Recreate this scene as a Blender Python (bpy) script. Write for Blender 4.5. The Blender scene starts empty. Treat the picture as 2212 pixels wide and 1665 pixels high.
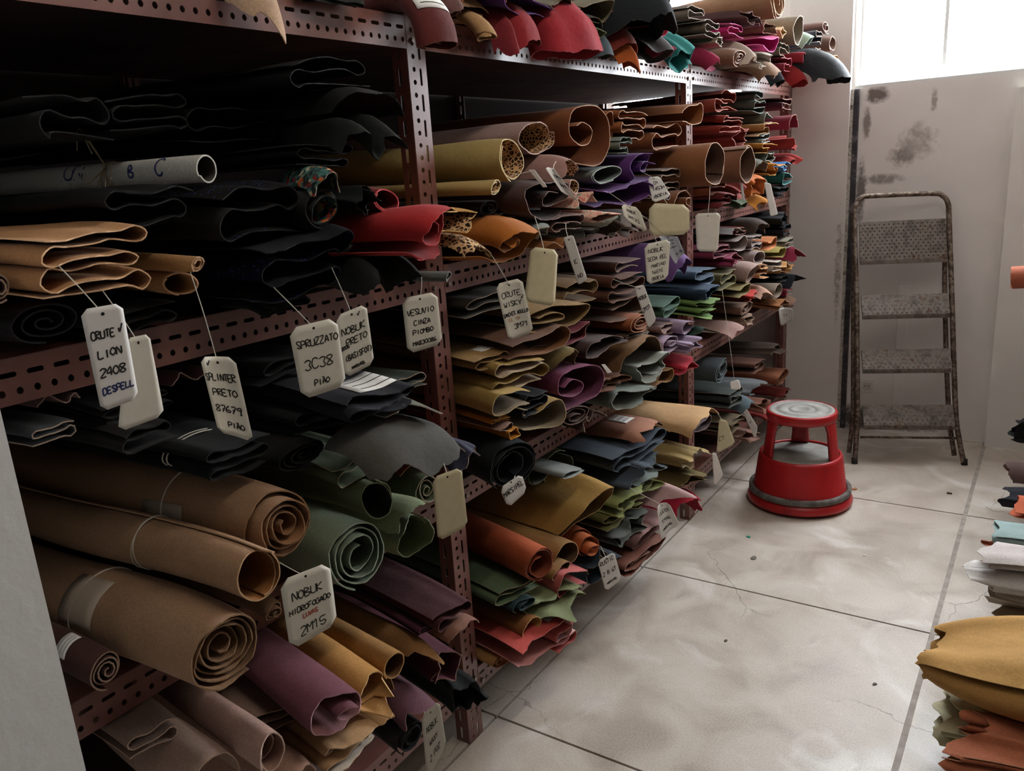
import bpy, math, random, zlib
import numpy as np
from mathutils import Vector, Matrix

S = bpy.context.scene
COL = S.collection
# ------------------------------------------------------------------ camera
W_PX, H_PX, F_PX = 2212, 1665, 1750.0
CAM = np.array([1.22, 0.0, 1.515])
YAW, PITCH, ROLL = 0.60022347, 0.2616379, 0.06621656
_f = np.array([-math.sin(YAW)*math.cos(PITCH), math.cos(YAW)*math.cos(PITCH), -math.sin(PITCH)])
_r = np.array([math.cos(YAW), math.sin(YAW), 0.0]); _d = np.cross(_f, _r)
_r2 = math.cos(ROLL)*_r + math.sin(ROLL)*_d; _d2 = -math.sin(ROLL)*_r + math.cos(ROLL)*_d
ROT = np.stack([_r2, _d2, _f])
cam = bpy.data.cameras.new('camera'); camo = bpy.data.objects.new('camera', cam); COL.objects.link(camo)
cam.sensor_fit = 'HORIZONTAL'; cam.sensor_width = 36; cam.lens = F_PX/W_PX*36; cam.clip_start = .02
_m = Matrix.Identity(4)
for i in range(3):
    _m[i][0] = _r2[i]; _m[i][1] = -_d2[i]; _m[i][2] = -_f[i]; _m[i][3] = CAM[i]
camo.matrix_world = _m; S.camera = camo
# ------------------------------------------------------------------ light
S.view_settings.view_transform = 'Standard'; S.view_settings.look = 'None'
S.view_settings.gamma = 1; S.view_settings.use_curve_mapping = False
S.view_settings.exposure = EXPOSURE = -0.12
LAMP, LAMP_Y = 95.0, 1.5                   # ceiling lamp tube strength and place
wd = bpy.data.worlds.new('overcast_sky'); S.world = wd; wd.use_nodes = True
bg = wd.node_tree.nodes['Background']; bg.inputs[0].default_value = (.90, .95, 1, 1); bg.inputs[1].default_value = 38.0
def portal(name, loc, rot, sx, sy):
    l = bpy.data.lights.new(name, 'AREA'); l.shape = 'RECTANGLE'; l.size = sx; l.size_y = sy
    l.cycles.is_portal = True
    o = bpy.data.objects.new(name, l); o.location = loc; o.rotation_euler = rot; COL.objects.link(o)
WIN = [(.30, 1.95, 1.79, 2.85), (-1.05, -.28, 1.79, 2.85)]     # openings in the back wall: x0 x1 z0 z1
YB = 4.575                                                    # inner face of the back wall
for i, (a, b, c, d) in enumerate(WIN):
    portal('sky_portal', ((a+b)/2, YB+.13, (c+d)/2), (-math.pi/2, 0, 0), b-a, d-c)

# ------------------------------------------------------------------ pixel -> place
def ray(x, y): return ROT.T @ np.array([(x-W_PX/2)/F_PX, (y-H_PX/2)/F_PX, 1.0])
def onX(x, y, X): v = ray(x, y); return CAM + (X-CAM[0])/v[0]*v
def onY(x, y, Y): v = ray(x, y); return CAM + (Y-CAM[1])/v[1]*v
def onZ(x, y, Z): v = ray(x, y); return CAM + (Z-CAM[2])/v[2]*v
def onP(x, y, p, n): v = ray(x, y); return CAM + np.dot(np.asarray(p)-CAM, n)/np.dot(v, n)*v

# ------------------------------------------------------------------ helpers
def lin(h):
    h = h.lstrip('#'); c = [int(h[i:i+2], 16)/255 for i in (0, 2, 4)]
    return tuple(x/12.92 if x <= .04045 else ((x+.055)/1.055)**2.4 for x in c)+(1,)
def mixc(a, b, t): return tuple(a[i]*(1-t)+b[i]*t for i in range(3))+(1,)
def tag(o, label, cat, group=None):
    o['label'] = label; o['category'] = cat
    if group: o['group'] = group
    return o
def mesh(name, V, Fc, mat, parent=None, smooth=False, mi=None):
    me = bpy.data.meshes.new(name); me.from_pydata([tuple(map(float, v)) for v in V], [], [tuple(map(int, f)) for f in Fc])
    for m in (mat if isinstance(mat, (list, tuple)) else [mat]): me.materials.append(m)
    if mi is not None: me.polygons.foreach_set('material_index', mi)
    if smooth is True: me.polygons.foreach_set('use_smooth', [True]*len(me.polygons))
    elif smooth is not False: me.polygons.foreach_set('use_smooth', smooth)
    me.update()
    o = bpy.data.objects.new(name, me); COL.objects.link(o)
    if parent: o.parent = parent
    return o
def share(name, src, parent, loc=None, rot=None):
    o = bpy.data.objects.new(name, src.data); COL.objects.link(o); o.parent = parent
    if loc is not None: o.location = loc
    if rot is not None: o.rotation_euler = rot
    for m in src.modifiers:
        n = o.modifiers.new(m.name, m.type)
        if m.type == 'SOLIDIFY': n.thickness = m.thickness; n.offset = m.offset
        if m.type == 'BEVEL': n.width = m.width; n.segments = m.segments
    return o
def empty(name, loc=(0, 0, 0), rz=0):
    o = bpy.data.objects.new(name, None); o.location = loc; o.rotation_euler = (0, 0, rz); o.empty_display_size = .1; COL.objects.link(o); return o
def struct(o): o['kind'] = 'structure'; return o
BOXF = [(0, 3, 2, 1), (4, 5, 6, 7), (0, 1, 5, 4), (1, 2, 6, 5), (2, 3, 7, 6), (3, 0, 4, 7)]
def box(x0, x1, y0, y1, z0, z1):
    return [(x0, y0, z0), (x1, y0, z0), (x1, y1, z0), (x0, y1, z0), (x0, y0, z1), (x1, y0, z1), (x1, y1, z1), (x0, y1, z1)]
def boxes(name, L, mat, parent=None, bev=0):
    V, Fc = [], []
    for b in L:
        k = len(V); V += box(*b); Fc += [tuple(i+k for i in f) for f in BOXF]
    o = mesh(name, V, Fc, mat, parent)
    if bev: m = o.modifiers.new('Bevel', 'BEVEL'); m.width = bev; m.segments = 2
    return o
def tube_geo(P, r, n=6, cap=True):
    P = np.asarray(P, float); m = len(P); T = np.gradient(P, axis=0); T /= np.linalg.norm(T, axis=1)[:, None]+1e-9
    up = np.array([0, 0, 1.]) if abs(T[0][2]) < .9 else np.array([1., 0, 0]); V, Fc = [], []
    N = np.cross(T[0], up); N /= np.linalg.norm(N)
    for i in range(m):
        N = N-T[i]*np.dot(N, T[i]); N /= np.linalg.norm(N)+1e-9; B = np.cross(T[i], N)
        rr = r[i] if hasattr(r, '__len__') else r
        for k in range(n):
            a = 2*math.pi*k/n; V.append(P[i]+rr*(math.cos(a)*N+math.sin(a)*B))
    for i in range(m-1):
        for k in range(n): Fc.append((i*n+k, i*n+(k+1) % n, (i+1)*n+(k+1) % n, (i+1)*n+k))
    if cap: Fc += [tuple(range(n))[::-1], tuple(range((m-1)*n, m*n))]
    return V, Fc
def tube(name, P, r, mat, parent=None, n=6): V, Fc = tube_geo(P, r, n); return mesh(name, V, Fc, mat, parent, True)
def catmull(P, k=8):
    P = np.asarray(P, float); Q = np.vstack([2*P[0]-P[1], P, 2*P[-1]-P[-2]]); out = []
    for i in range(1, len(Q)-2):
        for t in np.linspace(0, 1, k, endpoint=False):
            a, b, c, d = Q[i-1], Q[i], Q[i+1], Q[i+2]
            out.append(.5*(2*b+(c-a)*t+(2*a-5*b+4*c-d)*t*t+(3*b-a-3*c+d)*t**3))
    return np.array(out+[P[-1]])
def lathe(name, prof, mat, parent=None, n=48, smooth=True):
    V, Fc = [], []; m = len(prof)
    for k in range(n):
        a = 2*math.pi*k/n
        for r, z in prof: V.append((r*math.cos(a), r*math.sin(a), z))
    for k in range(n):
        for j in range(m-1): Fc.append((k*m+j, ((k+1) % n)*m+j, ((k+1) % n)*m+j+1, k*m+j+1))
    return mesh(name, V, Fc, mat, parent, smooth)

# ------------------------------------------------------------------ materials
MATS = {}
def newmat(name):
    m = bpy.data.materials.new(name); m.use_nodes = True; nt = m.node_tree
    return m, nt, nt.nodes['Principled BSDF']
def nd(nt, t, **kw):
    n = nt.nodes.new(t)
    for k, v in kw.items():
        if k in n.inputs: n.inputs[k].default_value = v
        else: setattr(n, k, v)
    return n
def ramp(nt, fac, stops):
    r = nt.nodes.new('ShaderNodeValToRGB'); e = r.color_ramp.elements
    while len(e) < len(stops): e.new(.5)
    for i, (p, c) in enumerate(stops): e[i].position = p; e[i].color = c
    nt.links.new(fac, r.inputs[0]); return r.outputs[0]
def gmix(nt, fac, a, b, mode='MIX'):
    m = nt.nodes.new('ShaderNodeMix'); m.data_type = 'RGBA'; m.blend_type = mode
    for s, v in ((m.inputs[0], fac), (m.inputs[6], a), (m.inputs[7], b)):
        if hasattr(v, 'links'): nt.links.new(v, s)
        else: s.default_value = v
    return m.outputs[2]
def plain(hexc, rough=.6, metal=0.0, name=None, var=0.0, scale=20, bump=0.0):
    k = (hexc, rough, metal, var, scale, bump)
    if k in MATS: return MATS[k]
    m, nt, b = newmat(name or 'surface'); c = lin(hexc)
    b.inputs['Base Color'].default_value = c; b.inputs['Roughness'].default_value = rough; b.inputs['Metallic'].default_value = metal
    tc = nd(nt, 'ShaderNodeTexCoord')
    n = nd(nt, 'ShaderNodeTexNoise', Scale=scale, Detail=6.0); nt.links.new(tc.outputs['Object'], n.inputs['Vector'])
    if var: nt.links.new(ramp(nt, n.outputs[0], [(.3, mixc(c, (0, 0, 0), var)), (.7, mixc(c, (1, 1, 1), var*.4))]), b.inputs['Base Color'])
    if bump:
        bm = nd(nt, 'ShaderNodeBump', Strength=bump, Distance=.003); nt.links.new(n.outputs[0], bm.inputs['Height']); nt.links.new(bm.outputs[0], b.inputs['Normal'])
    MATS[k] = m; return m
def leather(hexc, gloss=0.0, pat=None):
    k = ('L', hexc, gloss, pat)
    if k in MATS: return MATS[k]
    m, nt, b = newmat('leather'); c = tuple(x*.82 for x in lin(hexc)[:3])+(1,); tc = nd(nt, 'ShaderNodeTexCoord'); o = tc.outputs['Object']
    n1 = nd(nt, 'ShaderNodeTexNoise', Scale=7.0, Detail=4.0); n2 = nd(nt, 'ShaderNodeTexNoise', Scale=260.0, Detail=2.0)
    nt.links.new(o, n1.inputs['Vector']); nt.links.new(o, n2.inputs['Vector'])
    col = ramp(nt, n1.outputs[0], [(.28, mixc(c, (0, 0, 0), .22)), (.72, tuple(min(1, x*1.12) for x in c[:3])+(1,))])
    col = gmix(nt, .22, col, ramp(nt, n2.outputs[0], [(.35, mixc(c, (0, 0, 0), .5)), (.65, tuple(min(1, x*1.45) for x in c[:3])+(1,))]))
    if pat == 'leopard':
        v = nd(nt, 'ShaderNodeTexVoronoi', Scale=95.0, feature='DISTANCE_TO_EDGE'); nt.links.new(o, v.inputs['Vector'])
        v2 = nd(nt, 'ShaderNodeTexVoronoi', Scale=95.0); nt.links.new(o, v2.inputs['Vector'])
        col = gmix(nt, ramp(nt, v.outputs[0], [(.10, (0, 0, 0, 1)), (.16, (1, 1, 1, 1))]), lin('c9a173'), lin('1c100b'))
        col = gmix(nt, ramp(nt, v2.outputs[0], [(.16, (1, 1, 1, 1)), (.24, (0, 0, 0, 1))]), col, lin('7a4a2c'))
    if pat == 'floral':
        v = nd(nt, 'ShaderNodeTexVoronoi', Scale=70.0); nt.links.new(o, v.inputs['Vector'])
        w = nd(nt, 'ShaderNodeTexNoise', Scale=60.0, Detail=3.0); nt.links.new(o, w.inputs['Vector'])
        hs = nd(nt, 'ShaderNodeSeparateColor'); nt.links.new(v.outputs['Color'], hs.inputs[0])
        cc = ramp(nt, hs.outputs[0], [(.0, lin('2c4c4a')), (.3, lin('3f6a63')), (.5, lin('5d8078')), (.68, lin('c4622e')), (.8, lin('b9b08c')), (.9, lin('8a2f2a'))])
        cc.node.color_ramp.interpolation = 'CONSTANT'
        col = gmix(nt, ramp(nt, w.outputs[0], [(.42, (1, 1, 1, 1)), (.46, (0, 0, 0, 1))]), cc, lin('16201f'))
    if pat == 'pinkfloral':
        w = nd(nt, 'ShaderNodeTexNoise', Scale=55.0, Detail=3.0); nt.links.new(o, w.inputs['Vector'])
        col = ramp(nt, w.outputs[0], [(.36, lin('6f9184')), (.42, lin('e0b9a6')), (.55, lin('d9a894')), (.6, lin('c4483c')), (.66, lin('dcbcae'))])
    if pat == 'glitter':
        v = nd(nt, 'ShaderNodeTexVoronoi', Scale=420.0); nt.links.new(o, v.inputs['Vector'])
        hs = nd(nt, 'ShaderNodeSeparateColor'); nt.links.new(v.outputs['Color'], hs.inputs[0])
        f = ramp(nt, hs.outputs[0], [(.965, (0, 0, 0, 1)), (.975, (1, 1, 1, 1))])
        col = gmix(nt, f, col, lin('3a4a90')); 
        nm = nd(nt, 'ShaderNodeBump', Strength=.9, Distance=.002); nt.links.new(hs.outputs[1], nm.inputs['Height'])
        nt.links.new(nm.outputs[0], b.inputs['Normal'])
    nt.links.new(col, b.inputs['Base Color'])
    b.inputs['Roughness'].default_value = .88-.5*gloss; b.inputs['Specular IOR Level'].default_value = (.25 if max(c[:3]) > .03 else .08)+.3*gloss
    if not gloss and pat is None:
        b.inputs['Sheen Weight'].default_value = .05; b.inputs['Sheen Roughness'].default_value = .6
    if pat != 'glitter':
        n3 = nd(nt, 'ShaderNodeTexNoise', Scale=900.0 if not gloss else 350.0, Detail=2.0); nt.links.new(o, n3.inputs['Vector'])
        bm = nd(nt, 'ShaderNodeBump', Strength=.25, Distance=.0015); nt.links.new(n3.outputs[0], bm.inputs['Height'])
        n4 = nd(nt, 'ShaderNodeTexNoise', Scale=14.0, Detail=3.0); nt.links.new(o, n4.inputs['Vector'])
        bm2 = nd(nt, 'ShaderNodeBump', Strength=.35, Distance=.012); nt.links.new(n4.outputs[0], bm2.inputs['Height']); nt.links.new(bm.outputs[0], bm2.inputs['Normal'])
        nt.links.new(bm2.outputs[0], b.inputs['Normal'])
    MATS[k] = m; return m
def metal_paint():
    if 'rack' in MATS: return MATS['rack']
    m, nt, b = newmat('rack_paint'); tc = nd(nt, 'ShaderNodeTexCoord'); o = tc.outputs['Object']
    n = nd(nt, 'ShaderNodeTexNoise', Scale=9.0, Detail=6.0); nt.links.new(o, n.inputs['Vector'])
    c = ramp(nt, n.outputs[0], [(.3, lin('64403a')), (.62, lin('774d45')), (.78, lin('875b52'))])
    nt.links.new(c, b.inputs['Base Color']); b.inputs['Roughness'].default_value = .34; b.inputs['Specular IOR Level'].default_value = .6
    MATS['rack'] = m; return m
RACK = metal_paint()
def concrete():
    m, nt, b = newmat('concrete'); tc = nd(nt, 'ShaderNodeTexCoord'); o = tc.outputs['Object']
    def noi(s, d=8.0, dist=0.0): n = nd(nt, 'ShaderNodeTexNoise', Scale=s, Detail=d, Distortion=dist); nt.links.new(o, n.inputs['Vector']); return n.outputs[0]
    big, mid, fine = noi(1.3, 7.0, 1.2), noi(4.5, 10.0, .8), noi(190.0, 4.0)
    c = ramp(nt, big, [(.3, lin('96887b')), (.46, lin('b4a799')), (.6, lin('c4b9ad')), (.72, lin('aa9d90'))])
    c = gmix(nt, .5, c, ramp(nt, mid, [(.32, lin('8a7d71')), (.47, lin('b5a99c')), (.6, lin('cbc3b9'))]))
    wp = ramp(nt, noi(3.2, 12.0, 1.5), [(.56, (0, 0, 0, 1)), (.72, (.75, .75, .75, 1))]); c = gmix(nt, wp, c, lin('ddd9d3'))
    dk = ramp(nt, noi(2.1, 9.0, 2.0), [(.60, (0, 0, 0, 1)), (.75, (.6, .6, .6, 1))]); c = gmix(nt, dk, c, lin('857669'))
    c = gmix(nt, .16, c, ramp(nt, fine, [(.38, lin('776b60')), (.6, lin('d8d0c6'))]))
    # a fine crack network on some patches
    ds = nd(nt, 'ShaderNodeVectorMath', operation='ADD'); wn = nd(nt, 'ShaderNodeTexNoise', Scale=6.0, Detail=5.0); nt.links.new(o, wn.inputs['Vector'])
    sc = nd(nt, 'ShaderNodeVectorMath', operation='SCALE'); sc.inputs['Scale'].default_value = .14; nt.links.new(wn.outputs['Color'], sc.inputs[0])
    nt.links.new(o, ds.inputs[0]); nt.links.new(sc.outputs[0], ds.inputs[1])
    v = nd(nt, 'ShaderNodeTexVoronoi', Scale=1.7, feature='DISTANCE_TO_EDGE'); nt.links.new(ds.outputs[0], v.inputs['Vector'])
    cr = ramp(nt, v.outputs[0], [(.0, (1, 1, 1, 1)), (.0035, (0, 0, 0, 1))]); pm = ramp(nt, noi(1.1, 2.0), [(.5, (0, 0, 0, 1)), (.6, (1, 1, 1, 1))])
    c = gmix(nt, gmix(nt, 1.0, cr, pm, 'MULTIPLY'), c, lin('6a5d52'))
    nt.links.new(c, b.inputs['Base Color'])
    rr = ramp(nt, mid, [(.3, (.36,)*3+(1,)), (.7, (.6,)*3+(1,))]); nt.links.new(rr, b.inputs['Roughness']); b.inputs['Specular IOR Level'].default_value = .5
    bm = nd(nt, 'ShaderNodeBump', Strength=.12, Distance=.002); nt.links.new(fine, bm.inputs['Height']); nt.links.new(bm.outputs[0], b.inputs['Normal'])
    return m
def plaster(name, hexc, stain=None):
    m, nt, b = newmat(name); tc = nd(nt, 'ShaderNodeTexCoord'); o = tc.outputs['Object']
    n = nd(nt, 'ShaderNodeTexNoise', Scale=3.0, Detail=8.0); nt.links.new(o, n.inputs['Vector']); c0 = lin(hexc)
    c = ramp(nt, n.outputs[0], [(.3, mixc(c0, (0, 0, 0), .10)), (.7, c0)])
    n2 = nd(nt, 'ShaderNodeTexNoise', Scale=40.0, Detail=6.0); nt.links.new(o, n2.inputs['Vector'])
    sx = nd(nt, 'ShaderNodeSeparateXYZ'); nt.links.new(o, sx.inputs[0])
    for (x, z, rx, rz, s, thr, hx) in stain or []:
        # mould patch: ellipse mask times blotchy noise
        mp = nd(nt, 'ShaderNodeMapping'); mp.inputs['Location'].default_value = (-x/rx, 0, -z/rz); mp.inputs['Scale'].default_value = (1/rx, 0, 1/rz); nt.links.new(o, mp.inputs['Vector'])
        ln = nd(nt, 'ShaderNodeVectorMath', operation='LENGTH'); nt.links.new(mp.outputs[0], ln.inputs[0])
        f1 = ramp(nt, ln.outputs['Value'], [(.2, (1, 1, 1, 1)), (1.0, (0, 0, 0, 1))])
        q = nd(nt, 'ShaderNodeTexNoise', Scale=s*2.6, Detail=12.0, Roughness=.74, Distortion=.25); nt.links.new(o, q.inputs['Vector'])
        ad = nd(nt, 'ShaderNodeMath', operation='MULTIPLY'); nt.links.new(f1, ad.inputs[0]); nt.links.new(q.outputs[0], ad.inputs[1])
        f2 = ramp(nt, ad.outputs[0], [(thr, (0, 0, 0, 1)), (thr+.2, (.92, .92, .92, 1))])
        c = gmix(nt, f2, c, lin(hx))
    nt.links.new(c, b.inputs['Base Color']); b.inputs['Roughness'].default_value = .8
    bm = nd(nt, 'ShaderNodeBump', Strength=.2, Distance=.004); nt.links.new(n2.outputs[0], bm.inputs['Height']); nt.links.new(bm.outputs[0], b.inputs['Normal'])
    return m
def rusty(name, stops, rough=.55, metal=.5, scale=28, dots=0):
    m, nt, b = newmat(name); tc = nd(nt, 'ShaderNodeTexCoord'); o = tc.outputs['Object']
    n = nd(nt, 'ShaderNodeTexNoise', Scale=scale, Detail=9.0, Roughness=.7); nt.links.new(o, n.inputs['Vector'])
    c = ramp(nt, n.outputs[0], stops)
    nt.links.new(c, b.inputs['Base Color']); b.inputs['Roughness'].default_value = rough; b.inputs['Metallic'].default_value = metal
    bm = nd(nt, 'ShaderNodeBump', Strength=.5, Distance=.002); nt.links.new(n.outputs[0], bm.inputs['Height'])
    nt.links.new(bm.outputs[0], b.inputs['Normal'])
    return m
PAPER = plain('dcd7c8', .75, var=.06, scale=60, name='tag_card'); WPAPER = plain('eceae6', .7, var=.05, scale=50, name='white_paper'); KRAFTC = plain('cdc29e', .75, var=.08, scale=60, name='buff_card')
INK = plain('15120f', .6, name='black_ink'); REDINK = plain('b0564a', .6, name='red_ink'); BLUEINK = plain('1f2a63', .6, name='blue_ink'); PALEINK = plain('c9a48a', .6, name='faded_ink')
STRING = plain('c9c2b4', .8, name='string'); TWINE = plain('9a8766', .9, var=.2, scale=200, name='twine')
STEEL = plain('8a8078', .35, .9, name='steel')

# ------------------------------------------------------------------ room
ROOM = dict(x0=-1.25, x1=2.35, y0=-1.6, y1=YB, z1=3.05)
wallm = plaster('wall_plaster', 'e4dfdb', [(.405, 1.75, .10, .075, 9, .22, '5d504a'), (.36, 1.62, .04, .16, 11, .26, '857b76'), (.345, 1.28, .05, .30, 10, .25, '6b625d'), (.53, 1.45, .13, .12, 11, .29, '8a837e'),
        (.60, 1.52, .2, .2, 7, .34, 'aaa29d'), (.44, 1.34, .2, .05, 12, .26, '938a85'), (.66, 1.70, .03, .12, 10, .28, 'a09791'), (.36, .06, .25, .14, 10, .24, '4b433e'), (.55, .04, .45, .05, 10, .26, '5c534c')])
wall2 = plaster('plain_plaster', 'e6e2dd'); pillarm = plaster('pillar_plaster', 'cfcdc9')
def wall_with_holes(name, x0, x1, z0, z1, y0, y1, holes, mat):
    xs = sorted({x0, x1, *[h[0] for h in holes], *[h[1] for h in holes]}); zs = sorted({z0, z1, *[h[2] for h in holes], *[h[3] for h in holes]})
    V, Fc, idx = [], [], {}
    def v(x, y, z):
        k = (x, y, z)
        if k not in idx: idx[k] = len(V); V.append(k)
        return idx[k]
    def solid(i, j): 
        if i < 0 or j < 0 or i >= len(xs)-1 or j >= len(zs)-1: return False
        cx, cz = (xs[i]+xs[i+1])/2, (zs[j]+zs[j+1])/2
        return not any(h[0] < cx < h[1] and h[2] < cz < h[3] for h in holes)
    for i in range(len(xs)-1):
        for j in range(len(zs)-1):
            if not solid(i, j): continue
            a, b, c, d = xs[i], xs[i+1], zs[j], zs[j+1]
            Fc.append((v(a, y0, c), v(b, y0, c), v(b, y0, d), v(a, y0, d))); Fc.append((v(a, y1, c), v(a, y1, d), v(b, y1, d), v(b, y1, c)))
            if not solid(i-1, j): Fc.append((v(a, y0, c), v(a, y0, d), v(a, y1, d), v(a, y1, c)))
            if not solid(i+1, j): Fc.append((v(b, y0, c), v(b, y1, c), v(b, y1, d), v(b, y0, d)))
            if not solid(i, j-1): Fc.append((v(a, y0, c), v(a, y1, c), v(b, y1, c), v(b, y0, c)))
            if not solid(i, j+1): Fc.append((v(a, y0, d), v(b, y0, d), v(b, y1, d), v(a, y1, d)))
    return struct(mesh(name, V, Fc, mat))
R_ = ROOM
wall_with_holes('wall_back', R_['x0']-.15, R_['x1']+.15, 0, R_['z1'], YB, YB+.16, WIN, wallm)
struct(boxes('wall_left', [(R_['x0']-.15, R_['x0'], R_['y0'], YB, 0, R_['z1'])], wall2))
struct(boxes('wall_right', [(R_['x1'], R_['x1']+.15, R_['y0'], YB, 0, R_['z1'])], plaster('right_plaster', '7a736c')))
NEARWIN = None
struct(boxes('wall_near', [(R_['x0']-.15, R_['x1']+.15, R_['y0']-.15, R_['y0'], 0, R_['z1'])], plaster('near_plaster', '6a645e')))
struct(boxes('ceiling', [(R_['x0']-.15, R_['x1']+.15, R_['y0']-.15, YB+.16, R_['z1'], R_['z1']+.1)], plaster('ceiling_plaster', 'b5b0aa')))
# shallow pier between the two windows with its grimy edge strip, and a second pier by the right-hand rack
pier = boxes('wall_pier', [(-.02, .283, YB-.045, YB, 0, R_['z1'])], plaster('pier_plaster', 'dcd7d3', [(.26, .9, .05, .9, 16, .40, '8d837c')])); struct(pier)
struct(boxes('trim_1', [(.283, .297, YB-.03, YB, 0, 1.785)], rusty('grimy_edge', [(.35, lin('3a342f')), (.5, lin('b9b3aa')), (.6, lin('8a8178'))], .8, 0, 30)))
struct(boxes('trim_2', [(.297, .322, YB-.02, YB, 0, 1.785)], rusty('dark_conduit', [(.35, lin('17161a')), (.55, lin('3a3840')), (.7, lin('8b8580'))], .5, 0, 26)))
struct(boxes('wall_pier_right', [(1.0, 2.35, YB-.05, YB, 0, 1.72)], wall2))
struct(boxes('wall_stub', [(-.30, .244, .16, .404, 0, R_['z1'])], pillarm))
# flat cable channel on the wall behind the ladder
struct(boxes('trim_3', [(.555, .605, YB-.006, YB, .05, .80)], wall2, bev=.002))
# windows: painted frame, glazing bars, sill
frm = plain('d8d8d6', .5, name='window_paint'); glass = None
def glassm():
    m, nt, b = newmat('window_glass'); b.inputs['Base Color'].default_value = (1, 1, 1, 1); b.inputs['Roughness'].default_value = 0
    tr = nt.nodes.new('ShaderNodeBsdfTransparent'); gl = nt.nodes.new('ShaderNodeBsdfGlossy'); gl.inputs['Roughness'].default_value = .02
    mx = nt.nodes.new('ShaderNodeMixShader'); mx.inputs[0].default_value = .05
    nt.links.new(tr.outputs[0], mx.inputs[1]); nt.links.new(gl.outputs[0], mx.inputs[2]); nt.links.new(mx.outputs[0], nt.nodes['Material Output'].inputs[0]); return m
glass = glassm()
def window(n, a, b, c, d, bars):
    e = struct(empty('window_%d' % n, ((a+b)/2, YB+.1, c))); y0, y1 = -.02, .02; cx = (a+b)/2
    fr = boxes('window_frame', [(a-cx, a-cx+.03, y0, y1, 0, d-c), (b-cx-.03, b-cx, y0, y1, 0, d-c), (a-cx+.03, b-cx-.03, y0, y1, 0, .03), (a-cx+.03, b-cx-.03, y0, y1, d-c-.03, d-c)], frm, e)
    xs = [a-cx+.03]+[x-cx for x in bars]+[b-cx-.03]
    for x in bars: boxes('glazing_bar', [(x-cx-.008, x-cx+.008, -.012, .012, .03, d-c-.03)], frm, e)
    for i in range(len(xs)-1):
        g = .008
        boxes('pane', [(xs[i]+(g if i else 0), xs[i+1]-(g if i < len(xs)-2 else 0), -.002, .002, .03, d-c-.03)], glass, e)
    boxes('window_sill', [(a-cx, b-cx, -.098, -.022, -.0, .012)], frm, e)
window(1, *WIN[0], [.68, 1.25]); window(2, *WIN[1], [-.52])
# floor: concrete base with cast slabs, dark joints between them
flo = struct(boxes('floor', [(R_['x0']-.15, R_['x1']+.15, R_['y0']-.15, YB+.16, -.12, -.008)], plain('4a3a30', .9, var=.25, scale=40, name='joint_dirt')))
CONC = concrete(); XJ = [R_['x0'], -1.0, 0.0, 1.0, 2.0, R_['x1']]; YJ = [R_['y0'], -1.406, -.406, .594, 1.594, 2.594, 3.594, YB]
for i in range(len(XJ)-1):
    for j in range(len(YJ)-1):
        gx0 = .008 if XJ[i] == 1.0 else .004; gx1 = .008 if XJ[i+1] == 1.0 else .004
        x0, x1 = XJ[i]+gx0, XJ[i+1]-gx1; y0, y1 = YJ[j]+.004, YJ[j+1]-.004
        boxes('floor_slab', [(x0, x1, y0, y1, -.008, 0)], CONC, flo)
boxes('grout_strip', [(.9922, 1.0078, R_['y0'], YB, -.008, -.0015)], plain('978c81', .8, var=.25, scale=25, name='grout'), flo)
# wall socket low behind the ladder
so = empty('wall_socket', (.425, YB-.0, .215)); tag(so, 'small white two-pin wall socket low behind the ladder', 'wall socket')
boxes('socket_plate', [(-.035, .035, -.008, 0, 0, .072)], plain('d5d1ca', .4, name='socket_plastic'), so, bev=.003)
boxes('socket_insert', [(-.02, .02, -.011, -.008, .016, .056)], plain('c2beb6', .4, name='socket_inner'), so, bev=.002)
for s in (-1, 1): boxes('pin_hole', [(s*.009-.0025, s*.009+.0025, -.0115, -.011, .033, .039)], plain('15120f', .8), so)

# ------------------------------------------------------------------ ceiling lamp over the aisle (above and behind the camera)
la = empty('ceiling_lamp', (1.25, LAMP_Y, R_['z1'])); tag(la, 'white batten ceiling lamp over the aisle', 'ceiling lamp')
boxes('lamp_body', [(-.05, .05, -.6, .6, -.05, 0)], plain('d8d8d6', .5), la)
def emit(name, col, st):
    m, nt, b = newmat(name); b.inputs['Emission Color'].default_value = col; b.inputs['Emission Strength'].default_value = st; b.inputs['Base Color'].default_value = (.8, .8, .8, 1); return m
V, Fc = tube_geo([(0, -.58, -.07), (0, .58, -.07)], .018, 12); mesh('lamp_tube', V, Fc, emit('lamp_tube_glow', (1, .93, .82, 1), LAMP), la, True)

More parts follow.
